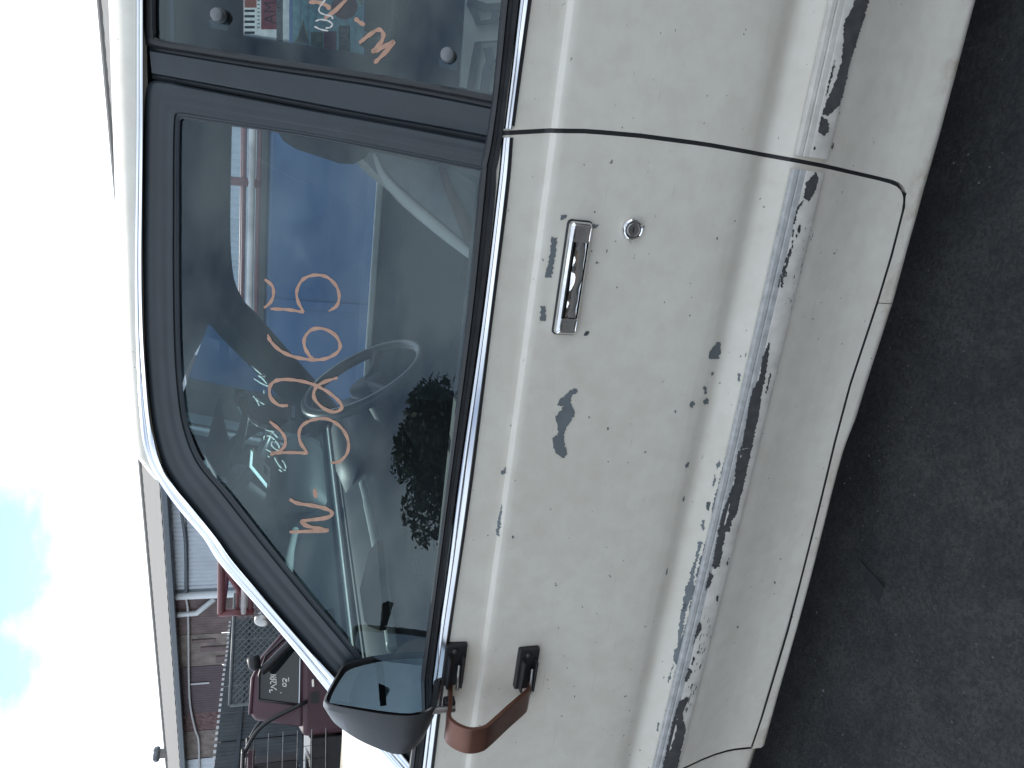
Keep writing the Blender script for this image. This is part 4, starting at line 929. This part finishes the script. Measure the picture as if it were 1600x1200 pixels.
def KX(s, z, d=0): return np.array([g0[0], g0[1], 0])+e2*s+np.array([0, 0, z])-n2*d     # s metres ahead of the window's rear edge
s_of = lambda px, py: float(np.dot(K(px, py)-g0, e2))
# lower body with bonnet: profile ahead of the cab
zt = zb0
prof_b = [(-.36, .35), (-.36, zt-.02), (.45, zt-.005), (.95, zt-.10), (1.9, zt-.20), (2.0, zt-.28), (2.0, .35)]
def bodysec(prof, d, sh=0): return [KX(s, z-sh, d) for s, z in prof]
rows = [bodysec(prof_b, 0.02), bodysec(prof_b, 0), bodysec(prof_b, 1.6), bodysec(prof_b, 1.62)]
mb = MB().grid([bodysec(prof_b, 0), bodysec(prof_b, 1.62)], True); mb.f += [list(range(7)), list(range(7, 14))]
mb.build('body', REDCAR, pk, bevel=.05, smooth=True, auto=40)
MB().box(KX(-1.28, .62, .81), (1.80, 1.56, .42), np.stack([e2, -n2, np.array([0, 0, 1.])]).T).build('bed_tray', BLK, pk, bevel=.02)
# cab greenhouse
zr_ = K(391, 1108)[2]
cabn = [(-.28, zt-.03), (-.18, zr_-.05), (-.12, zr_), (.25, zr_-.01), (.42, zr_-.09), (.86, zt-.03)]
ins = [(s, z) for s, z in cabn]
mb = MB().grid([[KX(s, z, .02+(.16 if z > zt else 0)) for s, z in ins], [KX(s, z, 1.60-(.16 if z > zt else 0)) for s, z in ins]], True); mb.f += [list(range(6)), list(range(6, 12))]
cab = mb.build('cab', REDCAR, pk, bevel=.04, smooth=True, auto=40)
win = [(-.05, zt+.02), (.02, zr_-.09), (.25, zr_-.085), (.62, zt+.06), (.70, zt+.02)]
def sidey(z): return .02+.16*max(0, (z-zt+.03))/(zr_-zt+.03)
win3 = [KX(s, z, sidey(z)-.006) for s, z in win]
wo_ = finish('side_window', win3, [list(range(5))], DARKGLASS, pk)
wsc = [KX(.44, zr_-.11, .24), KX(.44, zr_-.11, 1.38), KX(.85, zt, 1.52), KX(.85, zt, .10)]; nrm = np.array([e2[0], e2[1], .9])*.008
finish('front_window', [p+nrm for p in wsc], [[0, 1, 2, 3]], DARKGLASS, pk)
tr_ = [KX(-.05, zt+.012, .012), KX(.95, zt+.012, .012)]; MB().tube([tr_[0]+n2*.008, tr_[1]+n2*.008], .008, 6).build('belt_trim', CHROME, pk)
MB().tube([KX(s, z, sidey(z)-.012) for s, z in [(-.07, zt+.01), (.01, zr_-.075), (.25, zr_-.07), (.43, zr_-.13), (.72, zt+.01)]], .012, 6).build('window_seal', BLK, pk, smooth=True)
MB().tube([KX(-.12, zr_+.002, .20), KX(.22, zr_-.008, .20), KX(.40, zr_-.09, .19), KX(.84, zt, .05)], .02, 8).build('roof_gutter', REDCAR, pk, smooth=True)
# writing on its window
def PKW(px, py, o=0):
    y = K(px, py); z = y[2]; return at_plane(px, py, PP-n2*(sidey(z)-.014), n2)
wr = [[(735,495),(728,470),(760,470)], [(795,470),(770,450),(742,440),(770,425),(795,410)], [(740,415),(738,395),(760,385),(775,400),(790,395),(785,378)], [(795,372),(735,368),(745,352),(765,350),(768,368),(790,345)], [(735,338),(770,342),(765,325)], [(735,322),(790,330)],
      [(855,430),(850,410),(870,405),(885,425),(870,435),(855,430)], [(855,395),(850,370),(870,362),(885,395),(888,365)], [(905,350),(908,390)], [(833,490),(835,500)]]
ribbon([kp(p) for p in wr], PKW, 1.5, 0).build('marker_writing', MARKW, pk)
# handle and dark patch on the door
slab(kp([(1110, 490), (1190, 480), (1195, 590), (1115, 600)]), -.004, .02, 'door_vent', BLK, pk)
slab(kp([(1122, 368), (1145, 365), (1148, 440), (1125, 440)]), -.02, .01, 'door_handle', CHROME, pk, bevel=.004)
# snorkel: tube up the windscreen pillar with a round head
sn = [K(455, 1004)+n2*.03, K(433, 1026)+n2*.03, K(415, 1044)+n2*.03, K(408, 1049)+n2*.03]
MB().tube(catmull(sn, 4), .045, 10).build('snorkel', BLACKP, pk, smooth=True)
hd = K(399, 1036)+n2*.03
MB().lathe(hd-e2*.05, e2*.9+np.array([0, 0, .2]), [(.03, -.02), (.050, 0), (.062, .03), (.064, .09), (.056, .115), (.01, .12)], 20).build('snorkel_head', BLACKP, pk, smooth=True)
# cage over the bed
cz = K(381, 1160)[2]; sA = s_of(420, 1108); sB = s_of(383, 1141)
cagepts = [(-.02, zt-.06), (-.20, zr_-.13), (-.42, cz-.02), (-.55, cz), (-2.1, cz-.02), (-2.15, zt)]
for d in (.03, 1.57):
    MB().tube(catmull([KX(s-.02, z, d-.05 if d < .5 else d) for s, z in cagepts], 5), .020, 10).build('cage_tube', BLK, pk, smooth=True)
for s, z in ((-.50, cz), (-2.1, cz-.02)): MB().tube([KX(s, z, -.02), KX(s, z, 1.57)], .020, 10).build('cage_tube', BLK, pk, smooth=True)
for z in np.linspace(zt-.25, cz-.09, 6): MB().tube([KX(-.30, z, .0), KX(-2.12, z, .0)], .0045, 6).build('cage_wire', DULLMETAL, pk)
for s in np.linspace(-.45, -2.05, 14): MB().tube([KX(s, zt-.3, .0), KX(s, cz-.02, .0)], .0030, 5).build('cage_wire', BLK, pk)
MB().box(KX(-1.25, zt+.22, .9), (1.3, .9, .45), np.stack([e2, -n2, np.array([0, 0, 1.])]).T).build('bed_box', BLK, pk, bevel=.02)
MB().box(KX(-1.30, zr_-.02, .30), (1.7, .08, .07), np.stack([e2, -n2, np.array([0, 0, 1.])]).T).build('bed_rail', REDCAR, pk, bevel=.015)
for s in (-1.45, 1.25):
    for d in (.10, 1.52):
        w = MB().lathe(KX(s, .36, d), n2 if d < .5 else -n2, [(.2, -.1), (.33, -.09), (.36, -.04), (.36, .04), (.33, .09), (.2, .1)], 28).build('wheel', TYRE, pk, smooth=True, auto=40)
        MB().lathe(KX(s, .36, d), n2 if d < .5 else -n2, [(.2, .03), (.16, .06), (.05, .10), (.01, .1)], 20).build('rim', RIM, w, smooth=True)
# wire lattice gate behind the pickup
lat = thing('lattice_gate', 'dark diagonal wire lattice gate standing behind the red pickup', 'gate', tuple(float(v) for v in np.array([*at_y(430, 1005, 8.5)[:2], 0])))
lc = at_y(432, 1008, 8.5); lat.location = (lc[0], lc[1], 0); THING_LOC[lat.name] = (lc[0], lc[1], 0)
LW, LH = 1.5, 1.75
LATM = pbr('grey green wire', (.085, .10, .105), .5, var=.2)
def LQ(s, z): return np.array([lc[0], lc[1], 0])+e2*s+np.array([0, 0, z])
for a, b in (((-LW/2, .05), (-LW/2, LH)), ((LW/2, .05), (LW/2, LH)), ((-LW/2, LH), (LW/2, LH)), ((-LW/2, .05), (LW/2, .05))):
    MB().tube([LQ(*a), LQ(*b)], .025, 8).build('gate_frame', LATM, lat, smooth=True)
step = .085; k = -LH
while k < LW:
    for sg in (1, -1):
        s0, z0, s1, z1 = k, 0, k+LH, LH
        a0 = max(0, s0); a1 = min(LW, s1)
        if a1-a0 > .02:
            q0 = (a0-LW/2, .05+(a0-s0)*(LH-.05)/LH); q1 = (a1-LW/2, .05+(a1-s0)*(LH-.05)/LH)
            if sg < 0: q0 = (-q0[0], q0[1]); q1 = (-q1[0], q1[1])
            MB().tube([LQ(*q0), LQ(*q1)], .008, 5).build('lattice_bar', LATM, lat)
    k += step

# ================================================================== WAREHOUSE
ed = np.array([-.9696, .2447, 0]); ed /= np.linalg.norm(ed); wn_ = np.array([-ed[1], ed[0], 0]); wn_ = wn_ if wn_[1] < 0 else -wn_
E0 = at_z(262, 888, 4.2)
def WP(px, py, off=0): return at_plane(px, py, E0+wn_*off, wn_)
def ws_(px, py): return float(np.dot(WP(px, py)-E0, ed))
def WX(s, z, off=0): return np.array([E0[0], E0[1], 0])+ed*s+np.array([0, 0, z])+wn_*off
ctr = WX(5, 0, -5)
wh = thing('warehouse', 'long grey tin warehouse with pale sheet roof, gutter and patched brown wall', 'warehouse', tuple(float(v) for v in ctr))
TIN = pbr('pale blue grey tin', (.40, .44, .49), .45, .3, var=.12, scale=2)
ROOFT = pbr('pale cream roof tin', (.175, .168, .16), .95, .0, var=.08, scale=1.2)
BR1 = pbr('rusty brown sheet', (.13, .095, .093), .7, var=.3, scale=3); BR2 = pbr('tan patched board', (.19, .16, .145), .8, var=.35, scale=3.5)
BR3 = pbr('purple brown sheet', (.085, .062, .075), .7, var=.2, scale=3); BR4 = pbr('red flaking sheet', (.12, .072, .072), .75, var=.6, scale=9)
GUT = pbr('grey gutter', (.10, .12, .14), .5, var=.2); PIPE = pbr('white pipe', (.60, .63, .65), .5, var=.05); CABLE = pbr('pale cable', (.45, .45, .46), .6)
def corr(s0, s1, z0, z1, mat, name, pitch=.17, amp=.022, off=0., parent=wh):
    n = int((s1-s0)/pitch*6)+1; cols = np.linspace(s0, s1, n)
    rows = [[WX(s, z, off+amp*math.sin(2*math.pi*s/pitch)) for s in cols] for z in (z0, z1)]
    return MB().grid(rows).build(name, mat, parent, smooth=True)
sP = ws_(350, 931)
corr(-34, sP, 0, 4.12, TIN, 'tin_wall')
b1, b2, b3, b4, b5 = ws_(330, 990), ws_(330, 1040), ws_(330, 1112), ws_(330, 1140), ws_(330, 1183)
for a, b, m_ in ((sP, b1, BR1), (b1, b2, BR2), (b2, b3, BR3), (b3, b4, BR4), (b4, b5, BR2)): corr(a+.01, b-.01, 0, 4.12, m_, 'wall_sheet', .12, .012)
corr(b5, 55, 0, 4.12, TIN, 'tin_wall', .3, .02)
# boards and marks on the patched wall
for (px, py), w, h, m_ in (((318, 1002), .16, .7, BR1), ((334, 1014), .22, .8, BR1), ((345, 1030), .3, .3, BR1), ((312, 1068), .08, .6, CABLE)):
    p = WP(px, py, .03); s = float(np.dot(p-E0, ed)); MB().box(WX(s, p[2], .03), (w, .02, h), np.stack([ed, wn_, np.array([0, 0, 1.])]).T).build('wall_patch', m_, wh)
# roof
RB = 8.0; RZ = 6.25
def roofrow(off, z): return [WX(s, z, off) for s in np.linspace(-60, 70, 40)]
mb = MB(); n = 520; cols = np.linspace(-60, 70, n)
mb.grid([[WX(s, 4.20+(RZ-4.20)*t+.007*(1 if i % 2 else -1), .35-(RB+.35)*t) for i, s in enumerate(cols)] for t in (0, 1)])
mb.build('roof', ROOFT, wh)
mb = MB().grid([[WX(s, RZ+.05, -RB) for s in (-60, 70)], [WX(s, 4.2, -2*RB) for s in (-60, 70)]]); mb.build('rear_roof', ROOFT, wh)
MB().tube([WX(-60, RZ+.03, -RB), WX(70, RZ+.03, -RB)], .09, 6).build('ridge_cap', ROOFT, wh)
R3 = np.stack([ed, wn_, np.array([0, 0, 1.])]).T
MB().box(WX(5, 4.09, .36), (130, .14, .16), R3).build('gutter', GUT, wh, bevel=.02)
for i in range(2): pass
pA = WP(275, 931, .12); pB = WP(390, 927, .12); s1 = float(np.dot(pA-E0, ed))
MB().tube([WX(s1, 4.05, .14), WX(s1, .2, .14)], .11, 12).build('downpipe', PIPE, wh, smooth=True)
q = [WP(*p, .14) for p in [(273, 961), (307, 958), (335, 936)]]; MB().tube(q, .085, 10).build('branch_pipe', PIPE, wh, smooth=True)
q = [WP(*p, .10) for p in [(287, 800), (290, 860), (290, 925), (294, 960), (295, 1050), (297, 1100), (305, 1140), (311, 1165), (311, 1260)]]; MB().tube(catmull(q, 4), .035, 6).build('wall_cable', CABLE, wh, smooth=True)
q = [WP(*p, .11) for p in [(280, 760), (284, 800), (290, 850), (291, 925)]]; MB().tube(catmull(q, 4), .05, 6).build('wall_cable', GUT, wh, smooth=True)
# roof turbine vent
tv = at_plane(247, 1178, WX(0, 0, -RB), wn_); tz = RZ
tvb = thing('roof_turbine', 'round louvred turbine vent on the warehouse roof ridge', 'vent', (float(tv[0]), float(tv[1]), RZ))
tb_ = np.array([tv[0], tv[1], RZ])
VENT = pbr('vent metal', (.20, .21, .23), .45, .6, var=.2)
MB().lathe(tb_, (0, 0, 1), [(.24, -.2), (.24, .28), (.20, .30)], 20).build('vent_neck', ROOFT, tvb, smooth=True, auto=40)
MB().lathe(tb_, (0, 0, 1), [(.20, .28), (.30, .34), (.34, .46), (.30, .58), (.14, .66), (.02, .68)], 20).build('vent_head', VENT, tvb, smooth=True)
for k in range(18):
    a = 2*math.pi*k/18; pts = [tb_+np.array([(r+.02)*math.cos(a+q), (r+.02)*math.sin(a+q), h]) for r, h, q in ((.28, .32, 0), (.34, .40, .1), (.355, .47, .2), (.33, .55, .3), (.2, .64, .4))]
    MB().tube(pts, .018, 5).build('vent_blade', GUT, tvb, smooth=True)

# ================================================================== CORRUGATED FENCE
FA = at_z(333, 1200, 2.4); FB = at_z(360, 970, 2.4)
fd = np.array([FB[0]-FA[0], FB[1]-FA[1], 0]); fl = np.linalg.norm(fd); fd /= fl; fn_ = np.array([fd[1], -fd[0], 0]); fn_ = fn_ if fn_[0] > 0 else -fn_
fen = thing('corrugated_fence', 'dark corrugated iron fence between the red pickup and the brown wall', 'fence', (float((FA[0]+FB[0])/2), float((FA[1]+FB[1])/2), 0))
FTIN = pbr('dark fence tin', (.065, .075, .085), .5, .2, var=.3, scale=2.5); FLIP = pbr('fence gap light', (.62, .62, .62), .5)
ns = 12; tot = fl+6.0
for k in range(ns):
    a = -6.0+tot*k/ns; b = -6.0+tot*(k+1)/ns-.01; pitch = .12; n = int((b-a)/pitch*8)
    cols = np.linspace(a, b, n); oz = random.uniform(-.015, .015)
    rows = [[np.array([FA[0], FA[1], 0])+fd*s+fn_*(.03*math.sin(2*math.pi*s/pitch)+(k % 2)*.01)+np.array([0, 0, z]) for s in cols] for z in (0.02, 2.38+oz)]
    sh_ = MB().grid(rows).build('fence_sheet', FTIN, fen, smooth=True)
    tm = MB()  # pale teeth stand in for light showing through the corrugation gaps
    for q in range(int((b-a)/.19)):
        c = np.array([FA[0], FA[1], 2.40+oz])+fd*(a+.1+q*.19)+fn_*.035; tm.box(c, (.085, .012, .06), np.stack([fd, fn_, np.array([0, 0, 1.])]).T)
    tm.build('gap_light_teeth', FLIP, sh_)['kind'] = 'stuff'
for z in (.5, 1.9): MB().box(np.array([FA[0], FA[1], z])+fd*(fl-6)/2+fn_*.07, (tot, .05, .08), np.stack([fd, fn_, np.array([0, 0, 1.])]).T).build('fence_rail', FTIN, fen)
for k in range(6): MB().box(np.array([FA[0], FA[1], 1.15])+fd*(-5.5+tot/5.5*k)+fn_*-.09, (.08, .08, 2.3), np.stack([fd, fn_, np.array([0, 0, 1.])]).T).build('fence_post', BLK, fen)

# ================================================================== TREES BEHIND THE CAMERA (seen mirrored in the door window)
BARK = pbr('bark', (.07, .055, .045), .9, var=.3, scale=12); LEAFM = pbr('tree leaves', (.030, .050, .022), .6, var=.4, scale=3)
def tree(label, x, y, h, rad, nl, seed):
    rg = np.random.default_rng(seed)
    t = thing('leafy_tree', label, 'tree', (x, y, 0), 'trees mirrored in the window')
    mb = MB().tube([(x, y, 0), (x+.05, y, h*.25), (x-.08, y+.05, h*.5), (x, y, h*.85)], [.20, .16, .12, .03], 9)
    for k in range(9):
        a = rg.uniform(0, 6.28); z0 = h*rg.uniform(.28, .65); ln = rad*rg.uniform(.6, .95)
        mb.tube([(x, y, z0), (x+ln*.5*math.cos(a), y+ln*.5*math.sin(a), z0+ln*.35), (x+ln*math.cos(a), y+ln*math.sin(a), z0+ln*.6)], [.07, .05, .015], 6)
    mb.build('trunk', BARK, t, smooth=True)
    cl_ = []
    for k in range(26):
        a = rg.uniform(0, 6.28); el = rg.uniform(-.5, 1.4); q = rad*rg.uniform(.35, .85)
        cl_.append((np.array([x+q*math.cos(a)*math.cos(el), y+q*math.sin(a)*math.cos(el), h*.62+q*math.sin(el)*(h*.38/rad)]), rad*rg.uniform(.22, .40)))
    v = []; f = []
    for i in range(nl):
        c, rr = cl_[rg.integers(len(cl_))]; d = rg.normal(size=3); d /= np.linalg.norm(d); p = c+d*rr*rg.uniform(.35, 1)**.6
        a = rg.normal(size=3); a /= np.linalg.norm(a); b = np.cross(a, rg.normal(size=3)); b /= np.linalg.norm(b); s = rg.uniform(.06, .13)
        k = len(v); v += [p-a*s, p+b*s*.45, p+a*s, p-b*s*.45]; f.append([k, k+1, k+2, k+3])
    finish('crown', v, f, LEAFM, t)
tree('broad dark tree mirrored in the lower front of the door window', -6.1, -11.6, 7.0, 2.2, 13000, 3)
tree('smaller dark tree mirrored beside the door mirror', -12.5, -10.6, 6.4, 2.0, 6000, 5)
# unseen shed added behind the photographer to keep low sky off the car side
shd = thing('added_shed', 'unseen dark brick shed added behind the photographer to block low sky', 'shed', (2.0, -15.0, 0))
SHB = pbr('dark shed brick', (.085, .062, .052), .85, var=.3, scale=5); SHR = pbr('dark shed roof', (.10, .10, .105), .6, var=.2, scale=2)
MB().box((2.0, -15.5, 1.6), (46, 5, 3.2)).build('wall', SHB, shd)
MB().grid([[np.array([x, -12.7, 3.15]) for x in (-21.6, 25.6)], [np.array([x, -15.5, 4.0]) for x in (-21.6, 25.6)], [np.array([x, -18.3, 3.15]) for x in (-21.6, 25.6)]]).build('roof', SHR, shd, solid=.08)
for k in range(9):
    x = -18+5*k; w = MB().box((x, -12.98, 2.2), (1.8, .06, 1.3)).build('window', DARKGLASS, shd)
    MB().box((x, -12.94, 1.52), (2.0, .12, .08)).build('sill', TRIML, w); MB().box((x, -12.94, 2.2), (.06, .06, 1.3)).build('mullion', TRIML, w)
